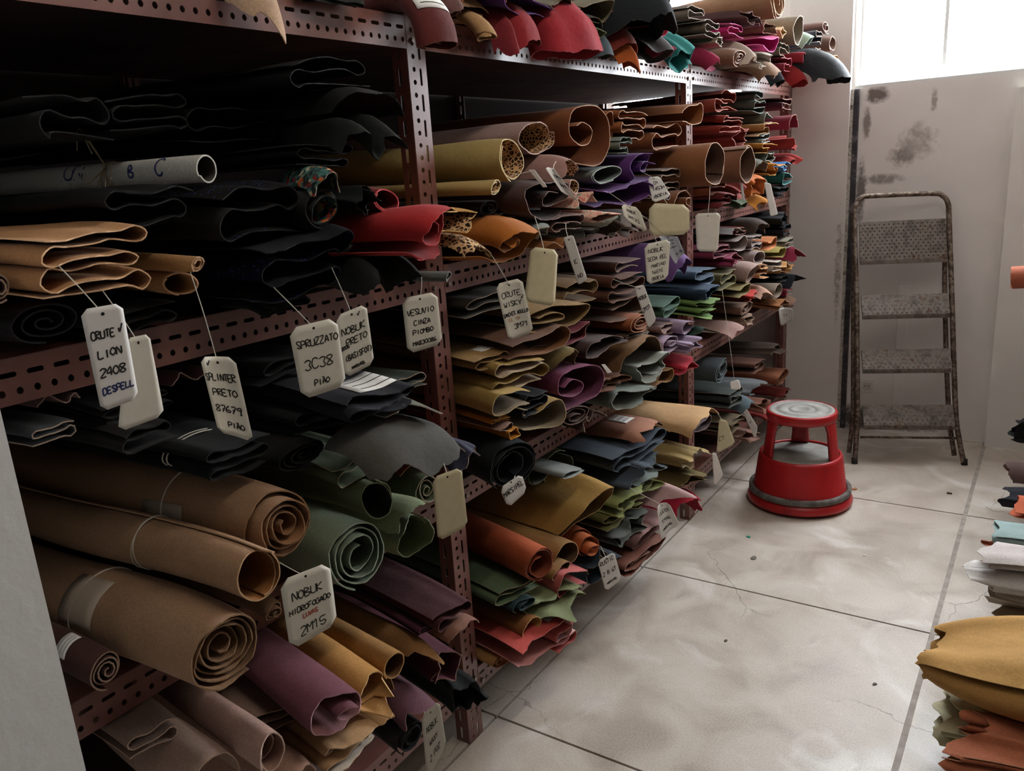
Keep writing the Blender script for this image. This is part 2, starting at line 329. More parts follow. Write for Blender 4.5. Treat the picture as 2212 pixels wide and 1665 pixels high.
# ------------------------------------------------------------------ slotted-angle rack
def plate(length, strips, du=(0, 0)):
    """flat plate in (u along length, v across): strips = [(v0, v1, pitch or None, hole length, hole width)]"""
    V, Fc = [], []
    def q(pts): k = len(V); V.extend(pts); Fc.append(tuple(range(k, k+len(pts))))
    for v0, v1, pitch, hl, hw in strips:
        if not pitch: q([(0, v0), (length, v0), (length, v1), (0, v1)]); continue
        n = max(1, int(length/pitch)); p = length/n; vc = (v0+v1)/2; hv = (v1-v0)/2
        a, b = hl/2, hw/2; c = min(a, b)*.42; ai, bi = a-(b-c if a > b*1.2 else a-c), c
        if a > b*1.2: ai = a-b*.6
        else: ai = c
        for i in range(n):
            x = (i+.5)*p; P = lambda s, t: (x+s, vc+t); h = p/2
            for sx in (1, -1):
                f = (lambda L: q(L)) if sx > 0 else (lambda L: q(L[::-1]))
                f([P(sx*a, -bi), P(sx*h, -bi), P(sx*h, bi), P(sx*a, bi)])
                for sy in (1, -1):
                    g = f if sy > 0 else (lambda L, f=f: f(L[::-1]))
                    g([P(sx*a, sy*bi), P(sx*h, sy*bi), P(sx*h, sy*hv), P(sx*ai, sy*hv), P(sx*ai, sy*b)])
            q([P(-ai, b), P(ai, b), P(ai, hv), P(-ai, hv)]); q([P(-ai, -hv), P(ai, -hv), P(ai, -b), P(-ai, -b)])
    return V, Fc
def angle(name, length, A, B, mapA, mapB, parent):
    """perforated L profile: flange A and flange B mapped into 3D"""
    V1, F1 = plate(length, A); V2, F2 = plate(length, B); k = len(V1)
    V = [mapA(*v) for v in V1]+[mapB(*v) for v in V2]
    o = mesh(name, V, F1+[tuple(i+k for i in f) for f in F2], RACK, parent)
    m = o.modifiers.new('Solidify', 'SOLIDIFY'); m.thickness = .0022; m.offset = 0
    return o
SHELF_Z = [.136, .685, 1.235, 1.780]; LIP = .066
DEEP = 1.08
def rack(name, label, xf, sgn, posts, levels, height, y_open):
    """xf: front plane, sgn=-1 shelves run to -x"""
    e = empty(name, (xf, 0, 0)); tag(e, label, 'shelving rack')
    PA = [(0, .012, None, 0, 0), (.012, .026, .0266, .0105, .0105), (.026, .034, None, 0, 0), (.034, .048, .0532, .037, .0075), (.048, .062, None, 0, 0)]
    PB = [(0, .016, None, 0, 0), (.016, .032, .0532, .037, .0075), (.032, .042, None, 0, 0)]
    first = None
    for y in posts:
        for x, s2 in ((0, 1), (sgn*DEEP, -1)):
            if first is None:
                first = o = angle('post', height, PA, PB, lambda u, v: (0, v, u), lambda u, v: (sgn*v, 0, u), e)
                o.location = (x, y, 0)
            else:
                o = share('post', first, e, (x, y, 0))
                if s2 < 0: o.scale = (-1, 1, 1)
    BA = [(0, .010, None, 0, 0), (.010, .026, .0245, .0095, .0105), (.026, .036, None, 0, 0), (.036, .050, .0375, .024, .0075), (.050, LIP, None, 0, 0)]
    BB = [(0, .046, None, 0, 0)]
    cache = {}
    for i in range(len(posts)-1):
        y0, y1 = posts[i]+.060, posts[i+1]+.002; L = y1-y0
        for z in levels:
            k = round(L, 4)
            if k not in cache:
                cache[k] = o = angle('shelf_beam', L, BA, BB, lambda u, v: (0, u, v), lambda u, v: (sgn*v, u, LIP), e); o.location = (0, y0, z)
                b = boxes('shelf_board', [(min(sgn*.046, sgn*(DEEP-.002)), max(sgn*.046, sgn*(DEEP-.002)), -.058, L, LIP-.006, LIP-.001)], plain('5d4038', .6, var=.2, scale=6, name='shelf_sheet'), e); b.location = (0, y0, z); cache[('b', k)] = b
            else:
                share('shelf_beam', cache[k], e, (0, y0, z)); share('shelf_board', cache[('b', k)], e, (0, y0, z))
    # bolts at the joints of the front posts
    bo = None
    for y in posts:
        for z in levels:
            for dy, dz in ((.019, .018), (.043, .045), (.075, .020)):
                if bo is None:
                    V, Fc = tube_geo([(0, 0, 0), (.006*-sgn, 0, 0)], .0062, 6); bo = mesh('bolt', V, Fc, STEEL, e); bo.location = (.0012*-sgn, y+dy, z+dz)
                else: share('bolt', bo, e, (.0012*-sgn, y+dy, z+dz))
    return e
POSTS = [-.13, 1.462, 3.068, 4.462]
rk = rack('shelving_rack', 'long brown slotted-angle steel rack crammed with leather hides', 0, -1, POSTS, SHELF_Z, 1.86, None)
boxes('added_back_sheet', [(-DEEP-.006, -DEEP-.002, POSTS[0], POSTS[-1]+.05, .1, 1.846)], plain('2c211c', .9, name='rack_shade_sheet'), rk)  # added dark sheet, its colour stands in for the shade deep in the rack
RXF = 1.40
rk2 = rack('shelving_rack', 'second brown steel rack standing opposite across the aisle', RXF, 1, [.3, 2.32, 4.44], [.0, .685], 1.7, None)
rk2['label'] = 'second, lower brown steel rack across the aisle'
rk2.children[0].scale = (1, 1, 1)

# ------------------------------------------------------------------ red kick stool
def stool():
    c = onZ(1728, 1062, 0); c = (.5*(onZ(1619, 1060, .03)+onZ(1837, 1070, .03)))
    e = empty('step_stool', (c[0], c[1], 0), math.radians(20)); tag(e, 'round red steel kick-step stool with grey rubber treads', 'step stool')
    red = rusty('red_enamel', [(.25, lin('7d1416')), (.45, lin('a01a1d')), (.7, lin('ad2124'))], .38, 0, 9); grey = plain('8f8c85', .7, var=.25, scale=18, name='worn_rubber'); dk = plain('4a4038', .8, var=.3, scale=30, name='bumper_rubber')
    lathe('base_skirt', [(.205, .012), (.222, .014), (.224, .026), (.214, .044), (.206, .052), (.196, .066), (.176, .215), (.172, .226), (.166, .229), (.160, .226), (.160, .218)], red, e)
    lathe('bumper_band', [(.207, .052), (.216, .056), (.216, .076), (.207, .080), (.1975, .078), (.1985, .054)], dk, e)
    lathe('lower_tread', [(.1605, .214), (.1605, .219), (.12, .2195), (.08, .219), (.001, .219)], grey, e)
    # three pressed legs carrying the upper step
    for k, a in enumerate((200, 330, 85)):
        V, Fc = [], []; n = 7
        for j, (r, w, z) in enumerate(((.160, .040, .225), (.154, .036, .27), (.146, .036, .34), (.141, .046, .375), (.139, .075, .395))):
            for t in np.linspace(-1, 1, n):
                an = math.radians(a)+t*w/r/1.0; V.append((r*math.cos(an), r*math.sin(an), z))
            for t in np.linspace(1, -1, n):
                an = math.radians(a)+t*w/r*.95; V.append(((r-.016)*math.cos(an), (r-.016)*math.sin(an), z))
        m = 2*n
        for j in range(4):
            for q in range(m): Fc.append((j*m+q, j*m+(q+1) % m, (j+1)*m+(q+1) % m, (j+1)*m+q))
        mesh('support_leg', V, Fc, red, e, True)
    lathe('upper_ring', [(.134, .385), (.143, .385), (.147, .395), (.147, .418), (.143, .424), (.138, .426), (.136, .421), (.134, .415)], red, e)
    lathe('upper_tread', [(.1365, .414), (.1365, .423), (.120, .4245), (.118, .422), (.100, .422), (.098, .4245), (.062, .4245), (.060, .421), (.052, .421), (.05, .4245), (.03, .4245), (.028, .422), (.001, .4225)], grey, e)
    boxes('rim_nick', [(.214, .219, -.004, .004, .03, .036)], STEEL, e)
    for a in (30, 150, 270):
        x, y = .12*math.cos(math.radians(a)), .12*math.sin(math.radians(a))
        V, Fc = tube_geo([(x-.012, y, .021), (x+.012, y, .021)], .021, 14); mesh('castor', V, Fc, dk, e)
stool()

# ------------------------------------------------------------------ folded steel step ladder leaning on the back wall
def ladder():
    fl, fr = onZ(1846, 1001, 0), onZ(2083, 1004, 0); mid = (fl+fr)/2; top = onY(1950, 420, YB-.14)
    u = fr-fl; u[2] = 0; u /= np.linalg.norm(u); up = top-mid; up -= u*np.dot(up, u); Lp = np.linalg.norm(up); v = up/Lp; n = np.cross(u, v)
    if n[1] > 0: n = -n
    e = empty('step_ladder', tuple(mid)); tag(e, 'paint-spattered rusty folding steel step ladder leaning on white wall', 'step ladder')
    tubm = rusty('rusty_tube', [(.32, lin('2f241d')), (.48, lin('5a4a3e')), (.58, lin('8c8075')), (.7, lin('4d392b'))], .5, .55, 45)
    trm = rusty('worn_tread', [(.3, lin('2c221c')), (.44, lin('584f48')), (.54, lin('6e665e')), (.62, lin('4f3828')), (.75, lin('2c1f17'))], .55, .3, 22)
    dot = plain('241c17', .8, name='tread_hole')
    def uv(x, y): p = onP(x, y, mid, n)-mid; return np.dot(p, u), np.dot(p, v)
    def P(a, b, c=0.0): return u*a+v*b+n*c        # relative to the empty
    # main hoop: both stiles and the rounded top, feet splayed
    L = [uv(1852, 880), uv(1850, 640), uv(1845, 470)]; Rr = [uv(2050, 470), uv(2056, 640), uv(2064, 880)]
    tl, tr = uv(1850, 440), uv(2048, 440); t1, t2 = uv(1885, 423), uv(2012, 418)
    fl_, fr_ = uv(1846, 1001), uv(2083, 1004)
    path = [fl_, (L[0][0]*.6+fl_[0]*.4, L[0][1]*.45+fl_[1]*.55), L[0], L[1], L[2], tl, ((tl[0]+t1[0])/2-.012, (tl[1]+t1[1])/2+.012), t1, t2, ((tr[0]+t2[0])/2+.014, (tr[1]+t2[1])/2+.012), tr, Rr[0], Rr[1], Rr[2], (Rr[2][0]*.6+fr_[0]*.4, Rr[2][1]*.45+fr_[1]*.55), fr_]
    pts = catmull([P(a, b) for a, b in path], 6); tube('front_frame', pts, .0125, tubm, e, 10)
    # rear frame folded flat behind it
    q = [(fl_[0]-.018, .05), (L[0][0]-.012, L[0][1]), (L[1][0]-.006, L[1][1]), (L[2][0]+.008, L[2][1]-.03)]
    tube('rear_leg', catmull([P(a, b, -.045+.03*(b > 1)) for a, b in q], 5), .0115, tubm, e, 8)
    q = [(fr_[0]-.03, .04), (Rr[2][0]-.018, Rr[2][1]), (Rr[1][0]-.018, Rr[1][1]), (Rr[0][0]-.012, Rr[0][1]-.03)]
    tube('rear_leg', catmull([P(a, b, -.045+.03*(b > 1)) for a, b in q], 5), .0115, tubm, e, 8)
    a, b = uv(1858, 944), uv(2066, 946); tube('bottom_brace', [P(a[0], a[1], 0), P(b[0], b[1], 0)], .006, tubm, e, 8)
    for (xl, xr, yt, yb, tilt) in ((1856, 2043, 482, 566, .03), (1860, 2048, 640, 684, .06), (1861, 2052, 757, 800, .06), (1863, 2058, 876, 920, .06)):
        A, B, Cc, D = uv(xl, yt), uv(xr, yt-3), uv(xr, yb-4), uv(xl, yb); V, Fc = [], []
        h = A[1]-D[1]; a0, a1 = A[0]+.0, B[0]-.0
        prof = [(A[1], -.006), (A[1]+.004, 0.0), (D[1]+.006, tilt*.55), (D[1], tilt*.55), (D[1]-.016, tilt*.5), (D[1]-.016, tilt*.5-.006), (D[1]+.002, tilt*.5-.01), (A[1]-.006, -.010)]
        for aa in (a0, a1):
            for (bb, cc) in prof: V.append(P(aa, bb, cc))
        m = len(prof); Fc = [(i, (i+1) % m, m+(i+1) % m, m+i) for i in range(m)]+[tuple(range(m))[::-1], tuple(range(m, 2*m))]
        t = mesh('tread', V, Fc, trm, e)
        # raised grip studs, joined
        V, Fc = [], []; nc = 18; nr = max(3, int(h/.017)); rnd = random.Random(int(yt))
        for r in range(nr):
            for k in range(nc):
                f = (r+.5)/nr; aa = a0+(a1-a0)*(k+.5+(.25 if r % 2 else -.25))/nc; bb = A[1]-h*f*.93-.004; cc = tilt*.55*f+.0006
                kk = len(V); rr = .0036
                for z, s in ((0, 1), (.0016, .6)):
                    for w in range(6): an = w*math.pi/3; V.append(P(aa+rr*s*math.cos(an), bb+rr*s*math.sin(an), cc+z))
                Fc += [(kk+w, kk+(w+1) % 6, kk+6+(w+1) % 6, kk+6+w) for w in range(6)]+[tuple(range(kk+6, kk+12))]
        o = mesh('grip_studs', V, Fc, dot, t); o['kind'] = 'stuff'
    for a, b in (fl_, fr_): tube('foot_plug', [P(a, b-.001), P(a*1.0, b+.03)], .0145, plain('1c1815', .8, name='foot_rubber'), e, 8)
ladder()

DEBUG = 0
# ------------------------------------------------------------------ leather hides: a sheet with a folded or rolled section, swept into the shelf
def resample(P, n):
    P = np.asarray(P, float); d = np.r_[0, np.cumsum(np.linalg.norm(np.diff(P, axis=0), axis=1))]
    t = np.linspace(0, d[-1], n); return np.stack([np.interp(t, d, P[:, k]) for k in (0, 1)], 1), d[-1]
def prof_roll(rnd, turns=2.6, rin=.32, a0=None, squash=1.0):
    a0 = math.radians(rnd.uniform(200, 330) if a0 is None else a0); T = 2*math.pi*turns; n = int(26*turns)+6; P = []
    ph = rnd.uniform(0, 6)
    for i in range(n+1):
        s = i/n; th = a0-T*(1-s); r = .5*(rin+(1-rin)*s**.9); r *= 1+.045*math.sin(2*th+ph)*(1-.6*s)
        P.append((r*math.cos(th), r*math.sin(th)*squash))
    if turns > 1.6:      # the innermost flap curls across the middle
        q = np.array(P[0]); t = np.array([-q[1], q[0]]); sg = squash
        inn = [-.5*q+.25*t, -.45*q-.35*t, .25*q-.75*t, .85*q-.45*t, q]
        P = [tuple(p) for p in catmull(inn, 5)][:-1]+P
    return P
def prof_fold(rnd, n=3, bulge=.5):
    P = []; dz = 1.0/max(1, n); side = rnd.choice((-1, 1))
    for k in range(n+1):
        z = -.5+dz*k; wl = .5-rnd.uniform(0, .14); j = lambda a: rnd.uniform(-a, a)*dz
        bl = bulge*dz*rnd.uniform(.15, .5)
        if k == 0: P += [(-side*wl, z+j(.2)), (-side*wl*.3, z+j(.25)), (side*(wl-.22), z+j(.15))]
        else:
            P += [(-side*(wl*.0), z+j(.22)), ]
            if k < n: P += [(side*(wl-.24), z+bl*.3+j(.1))]
            else: P += [(side*wl*.55, z+j(.3)), (side*wl, z-rnd.uniform(0, .5)*dz)]
        if k < n:
            wl2 = .5-rnd.uniform(0, .13)
            P += [(side*(wl2-.09), z-bl), (side*wl2, z+dz*.45), (side*(wl2-.1), z+dz+bl), (side*(wl2-.26), z+dz-bl*.2)]
            side = -side
            P[-1] = P[-1]
    return [tuple(p) for p in catmull(P, 6)]
def prof_u(rnd, open_=.5):
    s = rnd.choice((-1, 1)); h = open_
    P = [(-.5, -.5+rnd.uniform(0, .3)), (-.2, -.5+rnd.uniform(.05, .2)), (.15, -.48), (.4, -.42), (.5, 0), (.38, .45), (.1, .42), (-.2, .2+rnd.uniform(-.1, .2)), (-.48, -.05+rnd.uniform(-.15, .4))]
    return [(s*a, b) for a, b in catmull(P, 7)]
def prof_s(rnd):
    P = [(-.30, .12), (-.12, .22), (.08, .10), (.02, -.10), (-.22, -.16), (-.44, -.02), (-.40, .34), (-.1, .48), (.28, .42), (.48, .12), (.42, -.28), (.12, -.46), (-.25, -.48), (-.46, -.38)]
    P = [(a+rnd.uniform(-.03, .03), b+rnd.uniform(-.03, .03)) for a, b in P]; s = rnd.choice((-1, 1)); return [(s*a, b) for a, b in catmull(P, 6)]
def prof_crumple(rnd, lobes=5):
    P = []; n = lobes*2; a0 = rnd.uniform(0, 6)
    for i in range(n+2):
        a = a0+2*math.pi*i/n*1.02; r = .5*(rnd.uniform(.82, 1.0) if i % 2 else rnd.uniform(.40, .70)); r *= 1-.10*(i > n-1); P.append((r*math.cos(a), r*math.sin(a)))
    return [tuple(p) for p in catmull(P, 7)]
def prof_wave(rnd, n=3):
    m = n*2+1; P = [(-.5+i/(m-1), (.5 if i % 2 else -.5)*rnd.uniform(.4, 1.0)) for i in range(m)]; return [tuple(p) for p in catmull(P, 8)]
def prof_arch(rnd):
    P = [(-.5, -.5), (-.44, -.05), (-.26, .36), (0, .5), (.24, .38), (.43, 0), (.5, -.5+rnd.uniform(0, .3))]; return [tuple(p) for p in catmull(P, 8)]
PROF = dict(R=prof_roll, F=prof_fold, U=prof_u, S=prof_s, C=prof_crumple, W=prof_wave, A=prof_arch)
PROF['T'] = lambda rnd, turns=1.2, rin=.86, **k: prof_roll(rnd, turns, rin, **k)
NAMES = dict(R='leather_roll', T='leather_roll', F='folded_hide', U='folded_hide', S='folded_hide', C='leather_hide', W='leather_hide', A='leather_hide')
CATS = dict(R='leather roll', T='leather roll', F='leather hide', U='leather hide', S='leather hide', C='leather hide', W='leather hide', A='leather hide')
HIDES = {}; ALLV = []
_n = [0]
class Hide: pass
LEV = [1, None]; SPECS = []
PINNED = set('k1 k2 k3 g1 g2 g3 ch bkr tn red mau mus ton org dkb bbr sf lb3 lb4 pur pur2 ol2 ol3 kh1 kh2 kh3 plum br1 br2 br4 wg gg li1 li2 bl1 gr1 rd2 ro1 tn1 tn2 pl bw bu1 my or1 or2 ta1 co1 co2 gn1 nv1 nv2 rs bg1 cp cr mv1 b31 gf'.split())
def hide(key, px, py, w, h, xe, kind, col, label, **kw):
    sp = dict(key=key, px=px, py=py, w=w, h=h, xe=xe, kind=kind, col=col, label=label, kw=kw, lev=tuple(LEV)); at = kw.get('at')
    sp['c'] = onX(px, py, xe) if at is None else np.array(at, float)
    sp['wm'] = w if w < 3 else abs(onX(px+w/2, py, xe)[1]-onX(px-w/2, py, xe)[1]); sp['hm'] = h if h < 3 else abs(onX(px, py+h/2, xe)[2]-onX(px, py-h/2, xe)[2])
    SPECS.append(sp)
def settle(Hs, lev, iters=130, rounds=6, opp=False):
    """push the hides of one compartment apart until they lie on and beside each other"""
    n = len(Hs); edges = np.arange(-.85, .51, .085) if not opp else np.arange(.9, 2.1, .085); nb = len(edges)-1; zt = SHELF_Z[lev]+LIP+.001 if not opp else LIP+.001; zc = SHELF_Z[lev+1] if lev < 3 and not opp else 9
    bx = np.full((n, nb, 4), np.nan); lo = np.zeros(n); hi = np.zeros(n); yl = np.full(n, -.06); yh = np.full(n, YB-.07)
    for i, H in enumerate(Hs):
        K = 22; xs = np.linspace(-H.L, 0, K); Q = H.surf(np.broadcast_to(xs[:, None], (K, H.N)), np.broadcast_to(H.P, (K, H.N, 2)), np.zeros((K, H.N, 2))).reshape(-1, 3)
        rz = H.o.rotation_euler[2]; X = Q[:, 0]*math.cos(rz)-Q[:, 1]*math.sin(rz)+H.c[0]; Y = Q[:, 0]*math.sin(rz)+Q[:, 1]*math.cos(rz)+H.c[1]; Z = Q[:, 2]+H.c[2]
        for k in range(nb):
            m = (X >= edges[k]) & (X < edges[k+1])
            if m.any():
                y0, y1, z0, z1 = Y[m].min(), Y[m].max(), Z[m].min(), Z[m].max(); sy, sz = (y1-y0)*.05, (z1-z0)*.05
                bx[i, k] = (y0+sy, y1-sy, z0+sz, z1-sz)
        m = X < .006 if not opp else X > RXF-.006
        if m.any(): lo[i] = Z[m].min(); hi[i] = Z[m].max()
        else: lo[i] = 9; hi[i] = -9
        m = (X > -.06) & (X < .008)
        if m.any() and lev < 3 and not opp:
            ym = (Y[m].min()+Y[m].max())/2
            for p0, p1 in zip(POSTS[:-1], POSTS[1:]):
                if p0 < ym < p1+.03: yl[i] = p0+.066-Y[m].min(); yh[i] = p1-.004-Y[m].max(); break
            else: yl[i], yh[i] = -9, 9
            if yl[i] > yh[i]: yl[i] = yh[i] = (yl[i]+yh[i])/2
            yl[i], yh[i] = min(yl[i], .0), max(yh[i], .0)
        else: yl[i], yh[i] = -9, YB-.07-Y.max()
    key = np.array([H.key is not None for H in Hs]); pin = np.array([H.key in PINNED for H in Hs]); mob = np.where(pin, .2, np.where(key, .5, 1.0)); lim = np.where(key, .035, .09) if lev < 3 else np.full(n, .035)
    lim = np.where(pin, .022, lim)
    D = np.zeros((n, 2)); sc = np.ones(n); ctr = np.array([[H.c[1], H.c[2]] for H in Hs])
    for it in range(iters*rounds):
        if it and it % iters == 0:          # still jammed: squeeze the minor pieces a little, as a packed shelf does
            bad = (pm.max(1) > .005); f = np.where(bad, np.where(key, .94, .85), 1.0); f = np.maximum(f, np.where(key, .86, .58 if lev < 3 else .75)/sc)
            for k, a_ in ((0, 0), (1, 0), (2, 1), (3, 1)): bx[..., k] = ctr[:, a_, None]+(bx[..., k]-ctr[:, a_, None])*f[:, None]
            lo = np.where(lo < 9, ctr[:, 1]+(lo-ctr[:, 1])*f, lo); hi = np.where(hi > -9, ctr[:, 1]+(hi-ctr[:, 1])*f, hi); sc = sc*f
        y0, y1 = bx[..., 0]+D[:, 0, None], bx[..., 1]+D[:, 0, None]; z0, z1 = bx[..., 2]+D[:, 1, None], bx[..., 3]+D[:, 1, None]
        oy = np.minimum(y1[:, None], y1[None])-np.maximum(y0[:, None], y0[None]); oz = np.minimum(z1[:, None], z1[None])-np.maximum(z0[:, None], z0[None])
        pen = np.where((oy > 0) & (oz > 0), np.minimum(oy, oz), 0); pen = np.nan_to_num(pen)
        kb = pen.argmax(-1); I, J = np.indices((n, n)); pm = pen[I, J, kb]; pm[np.arange(n), np.arange(n)] = 0
        if pm.max() < .002: break
        useY = oy[I, J, kb] < oz[I, J, kb]*.8
        cy = (y0+y1)/2; cz = (z0+z1)/2; sy = np.sign(cy[I, kb]-cy[J, kb]+1e-5*(I-J)); sz = np.sign(cz[I, kb]-cz[J, kb]+1e-5*(I-J))
        r = mob[I]/(mob[I]+mob[J])
        D[:, 0] += np.nansum(np.where(useY & (pm > 0), sy*pm*r, 0), 1)*.3; D[:, 1] += np.nansum(np.where(~useY & (pm > 0), sz*pm*r, 0), 1)*.3
        D *= .995; D = np.clip(D, -lim[:, None], lim[:, None])
        D[:, 0] = np.clip(D[:, 0], yl, yh); D[:, 1] = np.maximum(D[:, 1], np.where(lo < 9, np.maximum(zt-lo, -.5), -.5)*1.0) if True else D[:, 1]
        D[:, 1] = np.minimum(D[:, 1], np.maximum(zc-.002-hi, zt-lo))
    for H, d, f in zip(Hs, D, sc):
        H.c = H.c+np.array([0, d[0], d[1]]); H.o.location = tuple(H.c); H.o.scale = (1, f, f); H.A = H.A*np.array([1, f, f])
def build_all():
    groups = {}
    for sp in SPECS:
        LEV[:] = sp['lev']; H = _hide(sp['key'], sp['px'], sp['py'], sp['w'], sp['h'], sp['xe'], sp['kind'], sp['col'], sp['label'], c=sp['c'], **sp['kw']); H.key = sp['key']
        groups.setdefault((sp['lev'][0], sp['kw'].get('side', 1)), []).append(H)
    for (lev, sd), Hs in groups.items():
        settle(Hs, lev, opp=sd < 0)
    for sp in groups.values():
        for H in sp:
            rz = H.o.rotation_euler[2]; Q = H.A; ALLV.append(np.stack([Q[:, 0]*math.cos(rz)-Q[:, 1]*math.sin(rz)+H.c[0], Q[:, 0]*math.sin(rz)+Q[:, 1]*math.cos(rz)+H.c[1], Q[:, 2]+H.c[2]], 1))
def _hide(key, px, py, w, h, xe, kind, col, label, inner=None, edge=None, yaw=0, pit=0, d=4, rag=.004, spk=(), flare=.0, rot=0, L=None, tele=0, skew=0, skz=0, thick=None, gloss=0, pat=None, ipat=None, step=0, wob=1.0, group=None, side=1, ov=None, nseg=None, seed=None, at=None, edgemix=.42, taper=0, br=None, c=None, rec=0, **pk):
    _n[0] += 1; hs = seed if seed is not None else zlib.crc32(label.encode()) % 1000003; rnd = random.Random(hs); nr = np.random.RandomState(hs % 65521+5)
    br = br or (.17 if LEV[0] == 3 else .11)
    wm = w if w < 3 else abs(onX(px+w/2, py, xe)[1]-onX(px-w/2, py, xe)[1]); hm = h if h < 3 else abs(onX(px, py+h/2, xe)[2]-onX(px, py-h/2, xe)[2])
    P = np.array(PROF[kind](rnd, **pk)); lo, hi = P.min(0), P.max(0); P = (P-(lo+hi)/2)/(hi-lo+1e-6)
    ro = math.radians(rot); P = P*np.array([wm, hm]); 
    if rot: P = P @ np.array([[math.cos(ro), math.sin(ro)], [-math.sin(ro), math.cos(ro)]])
    dist = np.linalg.norm(c-CAM); plen = np.linalg.norm(np.diff(P, axis=0), axis=1).sum()
    N = nseg or int(min(130, max(26, plen/(.0075*max(1, dist/1.3)))))
    P, plen = resample(P, N)
    th = thick or (.0026 if kind in 'RT' else .0022)
    if L is None: L = LEV[1] or .86
    # ragged free edge: how far every point of the section reaches
    s = np.linspace(0, 1, N); e = np.zeros(N)
    for fr, am in ((1.3, 1.2), (2.9, .8), (6.3, .4), (17, .16), (41, .09)): e += am*np.sin(2*math.pi*fr*s*max(.5, plen/.5)+nr.uniform(0, 6.28))
    e *= rag*.8
    if rag > .009:
        k = max(3, int(plen/.085)); e += np.interp(s, np.sort(np.r_[0, nr.uniform(0, 1, k), 1]), nr.uniform(-1, 1, k+2))*rag
    if step: e += np.floor(s*step)/step*.05
    e += tele*(s-.5)*2; e += skew*P[:, 0]/max(wm, .01)+skz*P[:, 1]/max(hm, .01)
    if rec: e -= rec*np.clip((s-.62)/.38, 0, 1)
    for (s0, am, wd_) in spk: e += am*np.clip(1-np.abs(s-s0)/wd_, 0, 1)**1.3
    over = xe if side > 0 else (RXF-xe)
    fr = np.array([0, .25, .45, .60, .72, .80, .86, .905, .94, .965, .985, 1.0]) if over < .2 else np.array([0, .25, .42, .55, .64, .72, .78, .83, .875, .91, .94, .965, .985, 1.0])
    M = len(fr)
    X = -L+fr[:, None]*(L+e[None, :])
    T = np.gradient(P, axis=0); T /= np.linalg.norm(T, axis=1)[:, None]+1e-9; Nn = np.stack([-T[:, 1], T[:, 0]], 1)
    if np.sum(P[:-1, 0]*P[1:, 1]-P[1:, 0]*P[:-1, 1]) > 0: Nn = -Nn      # keep the grain side outward
    p1, p2, p3 = nr.uniform(0, 6.28, 3)
    pr = math.radians(pit); yw = math.radians(yaw); dlim = max(d, 80 if LEV[0] == 3 else 40); hx = 0.0
    while True:
        dr = math.radians(max(d, .5)); R = min(max(over, .02)/math.sin(min(dr, math.pi/2)), br if d > 12 else 9); ovl = R*dr+hx if ov is None else ov
        def surf(Xa, Pa, off, R=R, dr=dr, ovl=ovl):
            g = np.exp(np.minimum(Xa, 0)/.09); k = 1+flare*g+taper*np.clip(Xa/L, -1, 0)
            Y = Pa[..., 0]*k+off[..., 0]; Z = Pa[..., 1]*k+off[..., 1]
            wa = wob*.004*(1+.6*(kind in 'CWA'))
            Y = Y+wa*np.sin(9*Xa+p1+18*Pa[..., 1]); Z = Z+wa*np.sin(7.5*Xa+p2+16*Pa[..., 0])+wa*.6*np.sin(21*Xa+p3+30*Pa[..., 0])*g
            u = Xa+ovl; uu = np.clip(u, 0, None); ph = np.minimum(uu/R, dr); arc = R*ph; ex = uu-arc
            Xb = np.where(u > 0, R*np.sin(ph)+ex*np.cos(ph)-ovl, Xa)+Z*np.sin(ph)
            Zb = Z*np.cos(ph)-R*(1-np.cos(ph))-ex*np.sin(ph)
            return np.stack([Xb, Y, Zb], -1)
        nom = surf(np.zeros(1), np.zeros((1, 2)), np.zeros((1, 2)))[0]; nom = np.array([nom[0], 0, nom[2]])
        PP = np.broadcast_to(P, (M, N, 2)); OO = np.broadcast_to(Nn*th, (M, N, 2))
        A = surf(X, PP, OO*0)-nom; B = surf(X, PP, -OO)-nom
        def xf(Q, pr=pr):
            x, y, z = Q[..., 0], Q[..., 1], Q[..., 2]; x, z = x*math.cos(pr)-z*math.sin(pr), x*math.sin(pr)+z*math.cos(pr); return np.stack([x, y, z], -1)
        A = xf(A).reshape(-1, 3); B = xf(B).reshape(-1, 3); nv = M*N
        if side < 0 or at is not None: break
        # rest on the shelf board (droop more over the beam if needed) and stay clear of beam and posts
        Q = np.vstack([A, B]); wx = Q[:, 0]*math.cos(yw)-Q[:, 1]*math.sin(yw)+c[0]; wy = Q[:, 0]*math.sin(yw)+Q[:, 1]*math.cos(yw)+c[1]; wz = Q[:, 2]+c[2]
        zt = SHELF_Z[LEV[0]]+LIP+.001; ins = wx < .004; dz = 0
        if ins.any():
            dz = max(0, zt-wz[ins].min())
            if dz == 0 and LEV[0] < 3:
                zc = SHELF_Z[LEV[0]+1]; dz = -max((wz[ins]-np.where(wx[ins] > -.06, zc-.001, zc+.055)).max(), 0)
        if dz > .006 and d < dlim: d = min(dlim, d+9); continue
        if dz > .004 and LEV[0] == 3 and hx < .13: hx += dz+.004; continue
        if abs(dz) > .012 and DEBUG: print('FITZ %+.3f d%.0f %s %d,%d | %s' % (dz, d, np.round(c, 2), px, py, label))
        c = c+np.array([0, 0, dz])
        mid = (wx > -.055) & (wx < .006)
        if mid.any():
            y0, y1 = wy[mid].min(), wy[mid].max()
            for py_ in POSTS:
                a0, a1 = py_-.004, py_+.066
                if y1 > a0 and y0 < a1 and (LEV[0] < 3):
                    dy = a1-y0 if abs(a1-y0) < abs(y1-a0) else a0-y1
                    if abs(dy) > .02 and DEBUG: print('FITY %+.3f %s w%.2f %d,%d | %s' % (dy, np.round(c, 2), y1-y0, px, py, label))
                    c = c+np.array([0, dy, 0]); break
        if c[1]+wm/2 > YB-.06: c = c+np.array([0, YB-.065-c[1]-wm/2, 0])
        break
